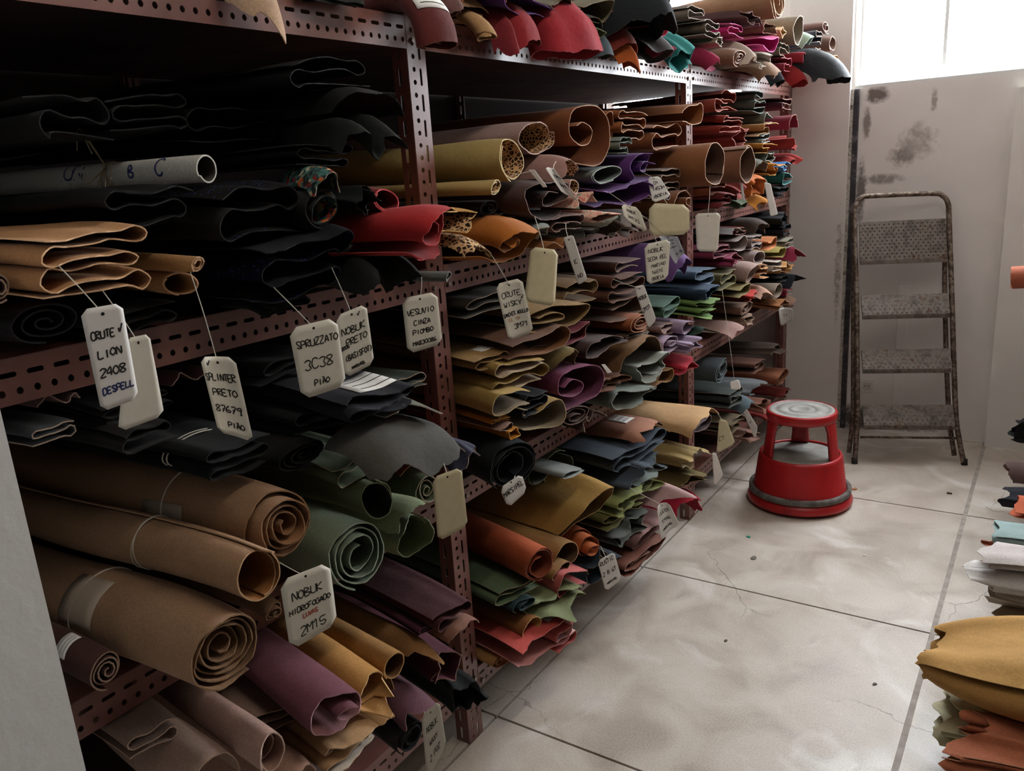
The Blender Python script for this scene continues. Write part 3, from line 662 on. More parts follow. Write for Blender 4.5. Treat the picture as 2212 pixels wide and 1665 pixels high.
    I = np.arange(M*N).reshape(M, N); a, b_, c_, d_ = I[:-1, :-1].ravel(), I[:-1, 1:].ravel(), I[1:, 1:].ravel(), I[1:, :-1].ravel()
    FA = np.stack([a, b_, c_, d_], 1); FB = np.stack([d_, c_, b_, a], 1)+nv
    loop = np.r_[I[:, 0], I[-1, 1:], I[::-1, -1][1:]]; k = len(loop)
    V = np.vstack([A, B, A[loop], B[loop]]); q = np.arange(k-1)+2*nv
    FE = np.stack([q, q+1, q+1+k, q+k], 1)
    Fc = np.vstack([FA, FB, FE]).tolist(); nf = len(FA)
    mi = [0]*nf+[1]*nf+[2]*(k-1)
    cc = lin(col); ec = edge or None
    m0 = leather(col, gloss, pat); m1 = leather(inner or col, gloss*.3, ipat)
    if edge: m2 = plain(edge, .9, name='cut_edge')
    elif max(cc[:3]) < .03: m2 = plain('0e0d0d', .9, name='cut_edge')
    else:
        ee = mixc(cc, lin('d8b89c'), edgemix); hx = '%02x%02x%02x' % tuple(int(round(255*min(1, (x*12.92 if x <= .0031308 else 1.055*x**(1/2.4)-.055)))) for x in ee[:3]); m2 = plain(hx, .9, name='cut_edge')
    o = mesh(NAMES[kind], V, Fc, [m0, m1, m2], None, [True]*(2*nf)+[False]*(k-1), mi)
    o.location = tuple(c); o.rotation_euler = (0, 0, math.radians(yaw)+(0 if side > 0 else math.pi))
    tag(o, label, CATS[kind], group)
    H = Hide(); H.o = o; H.c = c; H.w = wm; H.h = hm; H.P = P; H.e = e; H.N = N; H.Nn = Nn
    H.surf = lambda Xa, Pa, off: xf(surf(Xa, Pa, off)-nom); H.L = L
    if key: HIDES[key] = H
    H.A = A[::3]
    return H
def sticker(H, s0, s1, x0, x1, mat=None, lines=3, name='paper_label', out=1):
    """paper label stuck on the hide: follows its surface between section params s0..s1 and lengths x0..x1"""
    ns, nx = 9, 5; ss = np.linspace(s0, s1, ns)*(H.N-1); i = np.clip(ss.astype(int), 0, H.N-2); f = (ss-i)[:, None]
    Pp = H.P[i]*(1-f)+H.P[i+1]*f; Nn = H.Nn[i]*(1-f)+H.Nn[i+1]*f
    def grid(off, xs): 
        return H.surf(np.broadcast_to(np.array(xs)[:, None], (len(xs), ns)), np.broadcast_to(Pp, (len(xs), ns, 2)), np.broadcast_to(Nn*off*out, (len(xs), ns, 2)))
    G = grid(.0012, np.linspace(x0, x1, nx)); I = np.arange(nx*ns).reshape(nx, ns)
    Fc = np.stack([I[:-1, :-1].ravel(), I[:-1, 1:].ravel(), I[1:, 1:].ravel(), I[1:, :-1].ravel()], 1)
    o = mesh(name, G.reshape(-1, 3), Fc.tolist(), mat or WPAPER, H.o, True)
    m = o.modifiers.new('Solidify', 'SOLIDIFY'); m.thickness = .0006; m.offset = 0
    if lines:
        V, Fq = [], []
        for k in range(lines):
            xa = x0+(x1-x0)*(k+.8)/(lines+.6); g = grid(.0018, [xa, xa+(x1-x0)*.035]); r = random.Random(k+len(V))
            for j in range(1, ns-2):
                if r.random() < .2: continue
                b = len(V); V += [g[0, j], g[0, j+1], g[1, j+1], g[1, j]]; Fq.append((b, b+1, b+2, b+3))
        if V: mesh('print_line', V, Fq, INK, o)
    return o
def band(H, x, mat=STRING, r=.0011, k=1.012, name='string_band', tilt=0.0):
    """string tied round a roll"""
    n = 40; V = []
    for i in range(n+1):
        a = 2*math.pi*i/n; p = np.array([[math.cos(a)*H.w/2*k, math.sin(a)*H.h/2*k]]); V.append(H.surf(np.array([x+tilt*math.sin(a)]), p, np.zeros((1, 2)))[0])
    return tube(name, V, r, mat, H.o, 5)

def touch_point(px, py, rad=14):
    """nearest point of the stock on the way from the camera through a pixel"""
    V = ALLC[0]; q = (V-CAM) @ ROT.T; u = q[:, 0]/q[:, 2]*F_PX+W_PX/2; v = q[:, 1]/q[:, 2]*F_PX+H_PX/2
    d2 = np.hypot(u-px, v-py)
    for r in (rad, rad*2, rad*4):
        k = np.where((d2 < r) & (q[:, 2] > 0))[0]
        if len(k): return V[k[np.argmin(q[k, 2]+d2[k]*.002)]]
    return None
ALLC = [None]

# ------------------------------------------------------------------ the stock, compartment by compartment
BLK, BLK2 = '0e0e0e', '111313'
# --- third shelf, first bay: kraft-coloured nubuck rolls, green suede, black stock
G = 'leather stock on the third shelf, first bay'
LEV[:] = [1, 0.86]
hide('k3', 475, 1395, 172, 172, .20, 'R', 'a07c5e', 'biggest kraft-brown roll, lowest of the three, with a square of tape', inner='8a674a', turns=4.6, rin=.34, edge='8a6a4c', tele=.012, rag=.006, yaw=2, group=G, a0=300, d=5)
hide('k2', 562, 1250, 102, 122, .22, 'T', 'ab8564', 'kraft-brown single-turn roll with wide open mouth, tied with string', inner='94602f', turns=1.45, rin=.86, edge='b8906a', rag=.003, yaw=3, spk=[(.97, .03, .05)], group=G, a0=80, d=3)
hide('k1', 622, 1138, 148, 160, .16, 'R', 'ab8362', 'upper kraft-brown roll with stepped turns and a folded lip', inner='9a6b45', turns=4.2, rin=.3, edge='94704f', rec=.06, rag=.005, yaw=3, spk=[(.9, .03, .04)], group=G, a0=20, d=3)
hide('kd', 232, 1448, 78, 86, .06, 'R', '4a2a24', 'small dark red-brown roll with white label at the shelf edge', turns=3, rag=.004, group=G)
hide(None, 590, 1330, 40, 46, .10, 'R', '7a5c42', 'small brown roll end tucked behind the handwritten tag', turns=2.4, group=G)
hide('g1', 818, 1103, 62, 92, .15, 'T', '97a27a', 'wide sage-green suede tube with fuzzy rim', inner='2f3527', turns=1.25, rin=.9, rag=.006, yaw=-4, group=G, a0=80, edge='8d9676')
hide(None, 880, 1082, 100, 40, .17, 'A', '97a27a', 'loose sage-green suede flap over the tubes', inner='4d563e', d=22, rag=.012, yaw=-6, L=.5, group=G, edge='8d9676')
hide('g2', 770, 1200, 122, 142, .19, 'R', '86937a', 'grey-green suede roll of three loose turns', inner='4f5a48', turns=2.9, rin=.52, rag=.005, yaw=-2, group=G, a0=250, edge='8f9b86', d=2)
hide('g3', 893, 1152, 66, 90, .17, 'T', '829070', 'short green suede tube with torn lower lip', inner='6e7a52', turns=1.1, rin=.92, rag=.012, yaw=-6, group=G, a0=60, edge='8d9676')
hide(None, 770, 1012, 100, 60, .12, 'F', '6f7a5c', 'folded grey-green suede under the charcoal hide', n=2, yaw=-4, rag=.006, group=G)
hide(None, 925, 1055, 46, 62, .10, 'R', '5c664e', 'green suede roll hidden behind the blank tag', turns=2.2, yaw=-6, group=G)
hide('ch', 900, 985, 178, 40, .26, 'A', '4a4842', 'charcoal hide with ragged rounded flap hanging over green suede', inner='3a3833', d=58, rag=.012, yaw=-8, spk=[(.5, .03, .3)], group=G, L=.15, edge='6a665e')
hide('nv', 835, 898, 130, 46, .20, 'F', '26262e', 'near-black folded hide with white label and ragged end', n=2, yaw=-6, rag=.01, group=G, L=.7, d=8)
hide(None, 1008, 985, 60, 78, .26, 'C', '34364a', 'crumpled slate-blue scrap beside the charcoal flap', yaw=-10, rag=.014, group=G, L=.4, d=25, lobes=4)
hide(None, 905, 905, 90, 22, .22, 'W', '6a6d64', 'pale grey-green sheet corner above the charcoal hide', yaw=-8, rag=.01, n=1, L=.5, group=G)
hide('bs', 520, 990, 150, 70, .10, 'F', BLK2, 'black folded hide with small printed label, tied with white string', n=3, group=G, d=3)
hide(None, 650, 985, 110, 60, .08, 'R', BLK, 'black leather roll on top of the kraft rolls', turns=3, group=G)
hide(None, 320, 940, 120, 50, .04, 'F', '22201f', 'flat black hide at the back of the kraft rolls', n=2, group=G)
hide(None, 110, 935, 110, 40, .02, 'F', '3c3f42', 'grey-blue folded hide beside the white pillar', n=2, group=G)
hide(None, 700, 905, 120, 44, .06, 'F', '1b1c1f', 'black hide under the white label sheet', n=2, group=G)
hide(None, 640, 840, 150, 40, -.02, 'F', '23201e', 'black hide lying high under the second shelf', n=2, group=G)
hide(None, 880, 830, 90, 34, .02, 'F', '3a4236', 'dark green hide behind the rack post', n=2, group=G)
hide(None, 300, 880, 160, 40, -.03, 'F', '241c1b', 'dark brown folded hide behind the paper tags', n=3, group=G)
hide(None, 130, 860, 100, 26, -.03, 'W', '8a6a68', 'thin rose-brown sheet edges just under the beam', n=2, group=G, rag=.008)
hide(None, 430, 810, 110, 26, -.04, 'W', '7a5450', 'dusty red sheet edges behind the 87679 tag', n=2, group=G, rag=.008)
# --- second shelf, first bay: black stock, tan folded hide, paper tube
G = 'leather stock on the second shelf, first bay'
LEV[:] = [2, 0.86]
hide('tn', 205, 560, 250, 150, .14, 'F', 'bf8a58', 'tan suede hide folded into thick loops', inner='a8764a', n=5, bulge=.9, rag=.006, group=G, d=6, edge='d9ae84', yaw=2, seed=41, wob=.6)
hide('cone', 425, 590, 30, 34, .16, 'R', 'b4834f', 'slim tan suede roll with frayed tip', turns=3, rin=.2, rag=.006, group=G, yaw=-4, taper=-.9, d=4, L=.5)
hide(None, 385, 575, 56, 52, .11, 'T', 'b07e4c', 'short tan suede cuff wrapped over a slim roll', turns=1.3, rin=.9, group=G, yaw=-4, L=.5, skew=.03)
hide(None, 16, 620, 70, 70, .10, 'R', '3c1f20', 'dark maroon roll touching the tan folds', turns=2.4, group=G)
hide(None, 90, 700, 150, 90, .06, 'R', '15161a', 'fat glossy black roll under the tan folds', turns=2.2, group=G, gloss=.8)
hide(None, 300, 690, 180, 50, .05, 'F', '1a1816', 'black hide lying on the beam beneath the tan folds', n=2, group=G)
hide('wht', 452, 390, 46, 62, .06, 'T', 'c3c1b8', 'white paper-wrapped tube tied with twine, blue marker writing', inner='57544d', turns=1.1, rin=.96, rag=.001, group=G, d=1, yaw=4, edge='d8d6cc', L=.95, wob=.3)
hide(None, 330, 430, 190, 80, .10, 'F', '161617', 'black hide lying over the white paper tube', n=2, group=G, d=8, gloss=.3)
hide('gl', 660, 600, 230, 170, .16, 'F', '14151a', 'large black folded hide with glitter-blue underside', n=3, inner='0d1020', ipat='glitter', rag=.006, group=G, d=14, gloss=.25, seed=77)
hide('fl', 700, 450, 78, 92, .15, 'R', '161716', 'black roll showing a floral-print flap at its mouth', ipat='floral', inner='3f6a63', turns=1.6, rin=.6, rag=.006, group=G, d=4)
hide(None, 715, 455, 66, 86, .17, 'A', '3f6a63', 'teal and orange floral-print leather flap among black hides', pat='floral', rag=.01, d=35, L=.2, group=G, rot=-20, yaw=-25, ipat='floral')
hide(None, 570, 500, 180, 110, .13, 'F', '181715', 'black hide with coarse glittering grain', n=2, pat='glitter', group=G, d=8)
hide(None, 800, 260, 160, 90, .10, 'A', '20211f', 'black draped hide high under the top shelf', d=25, group=G, gloss=.55, rag=.01, yaw=-8)
hide(None, 720, 215, 200, 70, .05, 'F', '1b1b1b', 'black folded hide at the top of the dark stack', n=2, group=G, gloss=.4)
hide(None, 800, 330, 120, 90, .14, 'W', '202320', 'glossy black sheet with sharp hanging corner', n=2, d=45, group=G, gloss=.7, rag=.02, yaw=-8, spk=[(.8, .07, .15)])
hide(None, 700, 330, 170, 70, .08, 'F', '1a1b1a', 'black folded hide above the floral flap', n=3, group=G, gloss=.35)
hide(None, 500, 270, 200, 80, -.08, 'F', '121212', 'flat black hide lying deep in the dark stack', n=2, group=G, gloss=.3)  # added filler: black hide standing in for the unlit depth of the shelf
hide(None, 330, 240, 180, 80, -.08, 'F', '111111', 'black hide bundle beside the deep flat black hide', n=3, group=G)  # another added filler where the shelf is only dark
hide(None, 150, 250, 180, 100, -.08, 'F', '101010', 'thick black folded hide above the white paper tube', n=2, group=G)  # added filler, black in place of the shade above the tube
hide(None, 800, 470, 80, 90, .18, 'C', '1d1f20', 'crumpled glossy black leather by the red roll', group=G, gloss=.8, rag=.02, d=20, lobes=4, yaw=-10)
hide(None, 790, 560, 120, 90, .15, 'W', '1c1d1d', 'black hide draped to the beam beside the red hide', d=40, group=G, gloss=.4, rag=.02, n=1, yaw=-8)
hide(None, 880, 610, 60, 110, .16, 'A', '2a2d27', 'dark green-black flap hanging past the rack post', d=60, group=G, rag=.02, yaw=-14, L=.5)
hide(None, 620, 690, 170, 60, .10, 'F', '181716', 'black folded hide hanging low at the beam', n=2, group=G, d=14)
hide(None, 840, 437, 50, 50, .16, 'T', '7c1c20', 'small crimson roll beside the rack post', turns=1.3, rin=.8, group=G, yaw=-10, edge='c24a4c', L=.6)
hide('red', 945, 520, 100, 105, .24, 'S', 'a81e20', 'bright red leather bundle bulging past the rack post', inner='8c1a1c', rag=.012, group=G, yaw=18, d=24, edge='c9494a', L=.2, flare=.25)
hide(None, 965, 585, 42, 34, .2, 'T', '5d605b', 'small grey suede roll under the red bundle', turns=1.3, yaw=10, group=G, L=.5, edge='85887f')
# --- second shelf, second bay
G = 'leather stock on the second shelf, second bay'
LEV[:] = [2, 0.55]
hide('mau', 1160, 318, 92, 80, .084, 'T', 'a98a84', 'mauve-pink roll lined with leopard print', ipat='leopard', inner='b08a5c', turns=1.25, rin=.9, rag=.006, group=G, yaw=6, edge='c7aaa0', a0=20, seed=5)
hide('mus', 1105, 350, 62, 92, .112, 'T', 'b39a5e', 'mustard suede roll lined with leopard print', ipat='leopard', inner='b08a5c', turns=1.35, rin=.8, rag=.004, group=G, yaw=6, edge='d2bd8c', a0=250, skz=-.03)
hide('ton', 1068, 405, 34, 32, .126, 'R', 'b79a60', 'slim yellow-tan suede roll with wrapped turns', turns=2.4, rin=.35, rag=.006, ipat='leopard', group=G, yaw=7, edge='d2bd8c')
hide(None, 1010, 470, 90, 58, .140, 'C', 'c08a34', 'crumpled amber-yellow hide next to the red bundle', ipat='leopard', inner='b08a5c', group=G, rag=.016, lobes=4, yaw=4, d=12, edge='d9ae6a', L=.5)
hide('org', 1095, 540, 88, 112, .154, 'S', 'b56a24', 'orange-tan suede hide rolled loosely above the beam', inner='9c5a20', rag=.008, group=G, yaw=2, d=14, edge='d39a5c')
hide(None, 1035, 545, 50, 30, .161, 'A', 'b08a5c', 'small leopard-print flap hanging under the red bundle', pat='leopard', ipat='leopard', group=G, d=40, rag=.01, L=.2, yaw=8)
hide(None, 1060, 470, 40, 40, .084, 'R', '2c2522', 'black-brown roll mouth behind the amber hide', group=G, turns=2)
hide('dkb', 1180, 455, 110, 96, .140, 'S', '4a352f', 'dark chocolate hide folded open with soft lip', inner='3b2a26', rag=.008, group=G, yaw=4, d=10, edge='8a716a')
hide(None, 1225, 395, 62, 76, .140, 'A', 'a88078', 'dusty pink hide flap beside the leopard lining', ipat='leopard', inner='b08a5c', group=G, d=40, rag=.01, L=.5, yaw=4, edge='c7aaa0')
hide(None, 1240, 380, 26, 40, .154, 'T', 'a88078', 'narrow dusty pink curl with leopard inside', ipat='leopard', inner='b08a5c', group=G, L=.4, edge='c7aaa0')
hide('bbr', 1282, 293, 84, 134, .112, 'S', '91542e', 'large saddle-brown roll with flattened teardrop mouth', inner='7a4526', rag=.004, group=G, yaw=-2, edge='c49a7c', d=2, flare=.12)
hide(None, 1310, 270, 40, 80, .091, 'A', '91542e', 'saddle-brown flap curling behind the teardrop roll', group=G, rag=.004, L=.6, edge='c49a7c', d=6)
hide('sf', 1362, 285, 66, 70, .112, 'F', '96582f', 'saddle-brown hide folded into small scalloped loops', n=4, bulge=.9, group=G, edge='cda588', rag=.005)
hide(None, 1350, 345, 44, 64, .126, 'F', '6b7468', 'grey-green suede folded in soft loops', n=3, bulge=.9, group=G, edge='98a096')
hide(None, 1310, 378, 60, 36, .119, 'T', '67706a', 'flat grey-green suede roll under the looped one', turns=1.4, group=G, edge='98a096')
hide('pur', 1385, 355, 56, 74, .140, 'S', '5a2f70', 'purple suede hide with rolled mouth', group=G, edge='8a66a0', rag=.01)
hide('pur2', 1345, 412, 110, 44, .140, 'U', '55296a', 'lower purple suede hide folded once and flaring outward', group=G, edge='8a66a0', rag=.012, d=10, flare=.2)
hide(None, 1300, 455, 70, 46, .168, 'C', 'c9a090', 'pale pink floral-print hide with ragged end', pat='pinkfloral', group=G, rag=.018, d=14, lobes=4, L=.5)
hide(None, 1268, 430, 60, 30, .154, 'W', 'b08a80', 'pink printed strip under the white pointed tag', pat='pinkfloral', n=2, group=G, rag=.012, L=.5)
hide(None, 1325, 472, 60, 36, .154, 'A', '8d958a', 'pale sage flap beneath the pink floral hide', group=G, rag=.012, d=30, L=.5, edge='b9bfb4')
hide(None, 1230, 470, 80, 50, .147, 'F', '7a5a54', 'mauve-brown folded hide under the chocolate lip', n=2, group=G, edge='b0948c', rag=.01)
hide(None, 1355, 505, 70, 50, .126, 'C', '4a372c', 'dark brown crumpled hide sitting on the beam', group=G, rag=.014, d=14, lobes=4)
hide(None, 1165, 505, 50, 38, .126, 'C', '84887f', 'grey printed scrap tucked behind the buff tag', group=G, rag=.014, lobes=4, d=10, L=.4)
hide(None, 1270, 505, 56, 40, .119, 'C', '6d6f68', 'grey crumpled suede above the beam', group=G, rag=.012, lobes=5, L=.5)
hide(None, 1205, 520, 60, 30, .140, 'W', 'a0673a', 'orange-brown sheet edge under grey scraps', group=G, n=2, rag=.012, L=.5)
hide(None, 1100, 450, 120, 50, .070, 'F', '3a2c28', 'dark brown folded hide behind the amber hide', n=2, group=G)
hide('lb1', 1520, 262, .22, .075, .070, 'U', '9a5e32', 'long flat saddle-brown fold lying under the top shelf', group=G, edge='cda588', rag=.004, yaw=3)
hide('lb2', 1440, 300, .24, .09, .042, 'F', '8f5630', 'saddle-brown folded hide beside the scalloped loops', n=2, group=G, edge='cda588')
hide('lb3', 1560, 345, .20, .15, .154, 'T', '96603a', 'fat saddle-brown roll with oval paper label', inner='5f4233', turns=1.25, rin=.9, group=G, edge='c9a488', yaw=0, d=2, a0=60)
hide('lb4', 1608, 365, .17, .14, .189, 'T', '7a523c', 'brown roll mouth flaring beyond the labelled one', inner='5f4233', turns=1.1, rin=.9, group=G, edge='c9a488', d=4, a0=120, flare=.1, L=.6)
hide(None, 1450, 400, .2, .08, .070, 'F', '5a4030', 'dark brown hide under the fat brown rolls', n=3, group=G)
hide(None, 1480, 425, .16, .09, .112, 'S', '7a4a2a', 'red-brown hide with curled lip above blank tag', group=G, edge='c9a488', rag=.01)
hide(None, 1430, 415, .12, .05, .112, 'F', '27334a', 'navy folded scrap among brown hides', n=2, group=G, rag=.01)
hide(None, 1395, 400, .12, .06, .098, 'W', '6a4c40', 'brown strip crossing behind the ibérica tag'.replace('ibérica', 'bent paper'), n=1, group=G, rag=.01)
# --- third shelf, second bay
G = 'leather stock on the third shelf, second bay'
LEV[:] = [1, 0.6]
hide('bkr', 1085, 1000, 84, 122, .15, 'R', '161b1c', 'fat black-green roll jutting out low beside the rack post', turns=2.3, rin=.62, rag=.006, group=G, yaw=-20, d=10, edge='2c3334')
hide('ol1', 1255, 658, 60, 58, .120, 'F', '7d6244', 'olive-brown suede hide, folded edge drooping', n=2, bulge=.8, group=G, edge='a98c68', yaw=-12, d=8)
hide('ol2', 1212, 690, 120, 62, .144, 'S', '8d6e42', 'khaki-brown suede hide curling open at its edge', group=G, edge='b89a6c', yaw=-12, d=8, rag=.004)
hide('ol3', 1170, 735, 120, 58, .144, 'U', '6e4a36', 'red-brown hide folded over a dark hollow', group=G, edge='a88672', yaw=-12, d=10, inner='8a5a34')
hide(None, 1080, 660, 120, 40, .060, 'F', '3f3a2e', 'dark olive hide lying behind the tags', n=2, group=G, yaw=-10)
hide(None, 1140, 765, 110, 34, .096, 'F', '3c2a28', 'thin dark brown folds under the red-brown hide', n=2, group=G, yaw=-12)
hide('kh0', 1015, 768, 80, 34, .084, 'F', 'ab8652', 'tan suede fold with small printed label', n=2, group=G, edge='c8a878', yaw=-14)
hide('kh1', 1125, 812, 110, 76, .132, 'F', 'b3914e', 'thick khaki-yellow hide folded, pale lining spilling out', inner='c2ab94', n=3, bulge=.8, group=G, edge='cfb78a', yaw=-14, d=7, rag=.006)
hide('kh2', 1095, 852, 80, 60, .144, 'U', 'b59450', 'khaki-yellow hide folded over a dark gap', inner='8c7a62', group=G, edge='cfb78a', yaw=-14, d=6)
hide(None, 1070, 890, 90, 24, .132, 'W', 'a89a7c', 'thin grey-beige sheet edge under the khaki folds', n=1, group=G, yaw=-14, rag=.005)
hide(None, 1045, 885, 60, 22, .120, 'F', 'c98226', 'thin bright orange fold under the khaki hides', n=1, group=G, yaw=-14, edge='e0a860')
hide(None, 1020, 925, 120, 44, .108, 'A', '8c3a22', 'rust-red hide with rounded fold beside the post', group=G, yaw=-12, d=16, rag=.006)
hide(None, 1112, 942, 30, 36, .144, 'C', 'd18a24', 'small bright orange curl above the beam', group=G, yaw=-10, L=.4, lobes=4, edge='e8b368')
hide(None, 1085, 925, 44, 30, .132, 'U', '8a6a5c', 'pinkish brown lip beside the orange curl', group=G, yaw=-10, edge='c2a294')
hide('kh3', 1180, 915, 80, 72, .144, 'U', 'a98a4e', 'khaki hide folded around a pale inside at the beam', inner='9c8c74', group=G, edge='c9b184', yaw=-12, d=5)
hide('bkf', 1160, 872, 62, 56, .138, 'F', '25262a', 'black leather bundle with small silver label', n=3, bulge=.9, group=G, gloss=.5, yaw=-10, edge='4a4c50')
hide('plum', 1255, 833, 96, 100, .132, 'S', '7a3a58', 'plum suede roll with spiralling soft mouth', inner='6d3450', group=G, edge='a56a84', yaw=-8, d=4)
hide(None, 1225, 785, 60, 60, .108, 'A', '8c7a4e', 'olive-khaki flap draped behind the plum roll', group=G, yaw=-10, d=20, rag=.01)
hide(None, 1245, 780, 70, 40, .096, 'C', '7c2a3a', 'crimson scrap showing over the plum roll', group=G, lobes=4, yaw=-8)
hide(None, 1240, 905, 60, 48, .120, 'R', '4a3530', 'dark brown suede roll lying on the beam', turns=2, rin=.5, group=G, yaw=-8, edge='7a625a')
hide(None, 1280, 890, 50, 30, .120, 'W', '5d4a44', 'brown curled sheet end beside the dark roll', group=G, n=2, rag=.012, yaw=-8)
hide('dk1', 1310, 765, 90, 44, .132, 'U', '46322e', 'chocolate sheet curling upward above the plum roll', group=G, edge='937c72', yaw=-6, rag=.008)
hide(None, 1320, 800, 90, 50, .120, 'F', '6a3f28', 'rust-brown folded hides behind the white slip', n=3, group=G, rag=.012, yaw=-6, edge='9a6c50')
hide('br1', 1355, 632, 74, 62, .132, 'F', '5d3626', 'reddish-brown hide folded with paper sticker', n=3, bulge=.8, group=G, edge='94705e', yaw=-4)
hide(None, 1355, 608, 60, 26, .108, 'F', '55342a', 'thin brown fold beneath the pale tag string', n=1, group=G, yaw=-4)
hide('br2', 1382, 690, 44, 44, .144, 'R', '96532f', 'small orange-brown roll inside a sticker-marked fold', inner='8a4c2c', turns=2.2, rin=.35, group=G, edge='c08a6c', yaw=-4)
hide('br3', 1360, 688, 80, 52, .120, 'U', '604028', 'brown fold with sticker around the small orange roll', group=G, edge='94705e', yaw=-4)
hide(None, 1375, 716, 80, 30, .126, 'F', '57412f', 'grey-brown layered folds with pale glints', n=3, group=G, edge='a89a8c', yaw=-4, rag=.006)
hide('br4', 1395, 752, 96, 62, .156, 'A', '7d5a38', 'golden-brown hide flap with square corner, broad and flat', inner='6a4a30', group=G, edge='a98a66', yaw=-4, d=14, rag=.006)
hide('wg', 1408, 805, 60, 56, .144, 'C', 'a6aaa0', 'pale grey-white crumpled hide with open mouth', inner='8d9088', group=G, rag=.012, lobes=4, edge='d0d4cc', yaw=-4, L=.6)
hide('gg', 1372, 842, 90, 44, .144, 'U', '737a72', 'grey-green hide folded flat with curled corner', inner='7d8279', group=G, edge='a8aea4', yaw=-6, rag=.012, d=8)
hide('li1', 1490, 690, .16, .055, .156, 'U', 'a58fa6', 'lilac suede fold with clean cut end', group=G, edge='c6b4c8', d=6)
hide('li2', 1500, 740, .16, .08, .180, 'C', 'b09cb8', 'lilac hide with frilled, torn end', group=G, rag=.02, lobes=6, edge='dccfe6', d=6)
hide('li3', 1445, 768, .15, .06, .144, 'S', '9c8296', 'dull lilac roll below the frilled one', group=G, edge='c6b4c8')
hide(None, 1440, 728, .15, .05, .120, 'F', '8a6c66', 'mauve-brown fold beside the frilled lilac hide', n=2, group=G, rag=.008)
hide('rd2', 1492, 795, .14, .07, .162, 'C', 'c22c3e', 'scarlet crumpled hide poking out above the beam', group=G, rag=.02, lobes=4, edge='e07080', d=10)
hide(None, 1435, 795, .14, .05, .132, 'U', '8a6238', 'ochre-brown fold beside the scarlet hide', group=G, edge='b48c60')
hide('bl1', 1525, 612, .18, .07, .156, 'F', '41566c', 'blue-grey hide folded with crinkled end', inner='33465a', n=2, group=G, edge='93a8be', rag=.010, d=5)
hide('bl2', 1535, 640, .18, .07, .180, 'C', '2f4258', 'dark blue hide crumpled below the blue-grey one', group=G, edge='8fb0d8', rag=.014, lobes=5, d=5)
hide('gr1', 1530, 665, .18, .06, .180, 'F', '58703c', 'leaf-green hide with frayed layered end', inner='6c8a48', n=4, group=G, edge='a8c880', rag=.016, d=8)
hide('gr2', 1450, 665, .16, .05, .132, 'F', '3d5a48', 'bottle-green flat fold under leaf-green hide', n=2, group=G, edge='6a8a76')
hide(None, 1520, 690, .16, .04, .168, 'W', '2f4a3c', 'dark green pointed sheet beneath the leaf-green hide', n=1, group=G, rag=.012, spk=[(.9, .05, .2)], d=10)
hide('vi', 1470, 570, .14, .09, .144, 'A', '6a4a80', 'violet suede flap hanging beside the middle post', group=G, edge='a286b8', d=50, rag=.012, inner='5a3c70')
# --- fourth shelf, first bay
G = 'leather stock on the bottom shelf, first bay'
LEV[:] = [0, 0.8]
hide('ro1', 580, 1618, 60, 86, .20, 'R', 'b99587', 'rose-beige suede roll with small inner tube', inner='a5806f', turns=2.1, rin=.5, rag=.006, group=G, edge='d6b9a8', yaw=-6, a0=200, d=4, tele=.02)
hide('ro2', 640, 1650, 110, 110, .20, 'A', 'b8907c', 'broad rose-tan hide with rounded lip beneath the rose-beige roll', group=G, edge='d6b9a8', yaw=-6, d=20, rag=.008)
hide(None, 470, 1640, 130, 90, .14, 'A', 'b09282', 'rose-grey hide draped at the bottom by the white pillar', group=G, yaw=-6, d=10)
hide(None, 320, 1570, 120, 60, .06, 'F', '8d7466', 'greyish-pink folded hide below the beam by the pillar', n=2, group=G, yaw=-4)
hide(None, 590, 1540, 120, 50, .12, 'F', '94786a', 'dull rose folds behind the rose-beige roll', n=2, group=G, yaw=-6)
hide('tn1', 800, 1490, 72, 78, .23, 'T', 'c08a48', 'golden-tan roll with star-shaped torn tip', inner='b98850', turns=1.5, rin=.8, rag=.010, group=G, edge='dcb47c', yaw=-8, spk=[(.3, .05, .06), (.9, .06, .08)], d=6, a0=330, tele=.02)
hide('tn2', 838, 1445, 46, 58, .21, 'T', 'a97a42', 'slim golden-brown roll resting on the star-tipped roll', inner='6a4626', turns=1.4, rin=.85, group=G, edge='c89a60', yaw=-8, d=4)
hide('pl', 750, 1545, 100, 84, .25, 'S', '7a4854', 'plum suede hide rolled with pale flesh side showing', inner='9c6a6c', group=G, edge='c79aa0', yaw=-8, d=10, rag=.010)
hide('be', 735, 1605, 110, 48, .24, 'F', 'c79c70', 'peach-tan folds with white inner sheet', inner='d8cabb', n=3, group=G, edge='e2c6a4', yaw=-8, rag=.010, d=6)
hide(None, 830, 1560, 70, 46, .2, 'A', 'b08658', 'tan flap corner behind the plum roll', group=G, yaw=-8, rag=.008, d=24)
hide('bw', 900, 1430, 88, 110, .20, 'A', '94683c', 'brown hide with deeply notched ragged edge', inner='7a5230', group=G, edge='c29a70', yaw=-10, rag=.026, d=40)
hide('bu1', 980, 1350, 80, 56, .24, 'F', '4a2228', 'burgundy suede folded with pinkish cut edge', n=2, group=G, edge='8a5a58', yaw=-10, d=8)
hide('bu2', 1005, 1372, 70, 30, .26, 'A', '8c6050', 'pinkish-brown strip under the burgundy fold', group=G, yaw=-8, edge='c29a88', d=14, L=.5)
hide(None, 930, 1365, 80, 34, .2, 'F', '5a2c3c', 'dark plum fold above the notched brown hide', n=2, group=G, yaw=-10, edge='8a5a6a')
hide(None, 965, 1470, 60, 70, .2, 'C', '5a2634', 'wine-red crumpled hide beside the black ragged one', group=G, yaw=-10, lobes=4, rag=.014)
hide(None, 1005, 1480, 60, 80, .22, 'C', '1c1f1e', 'black-green ragged hide against the rack post', group=G, yaw=-10, lobes=5, rag=.016, d=20)
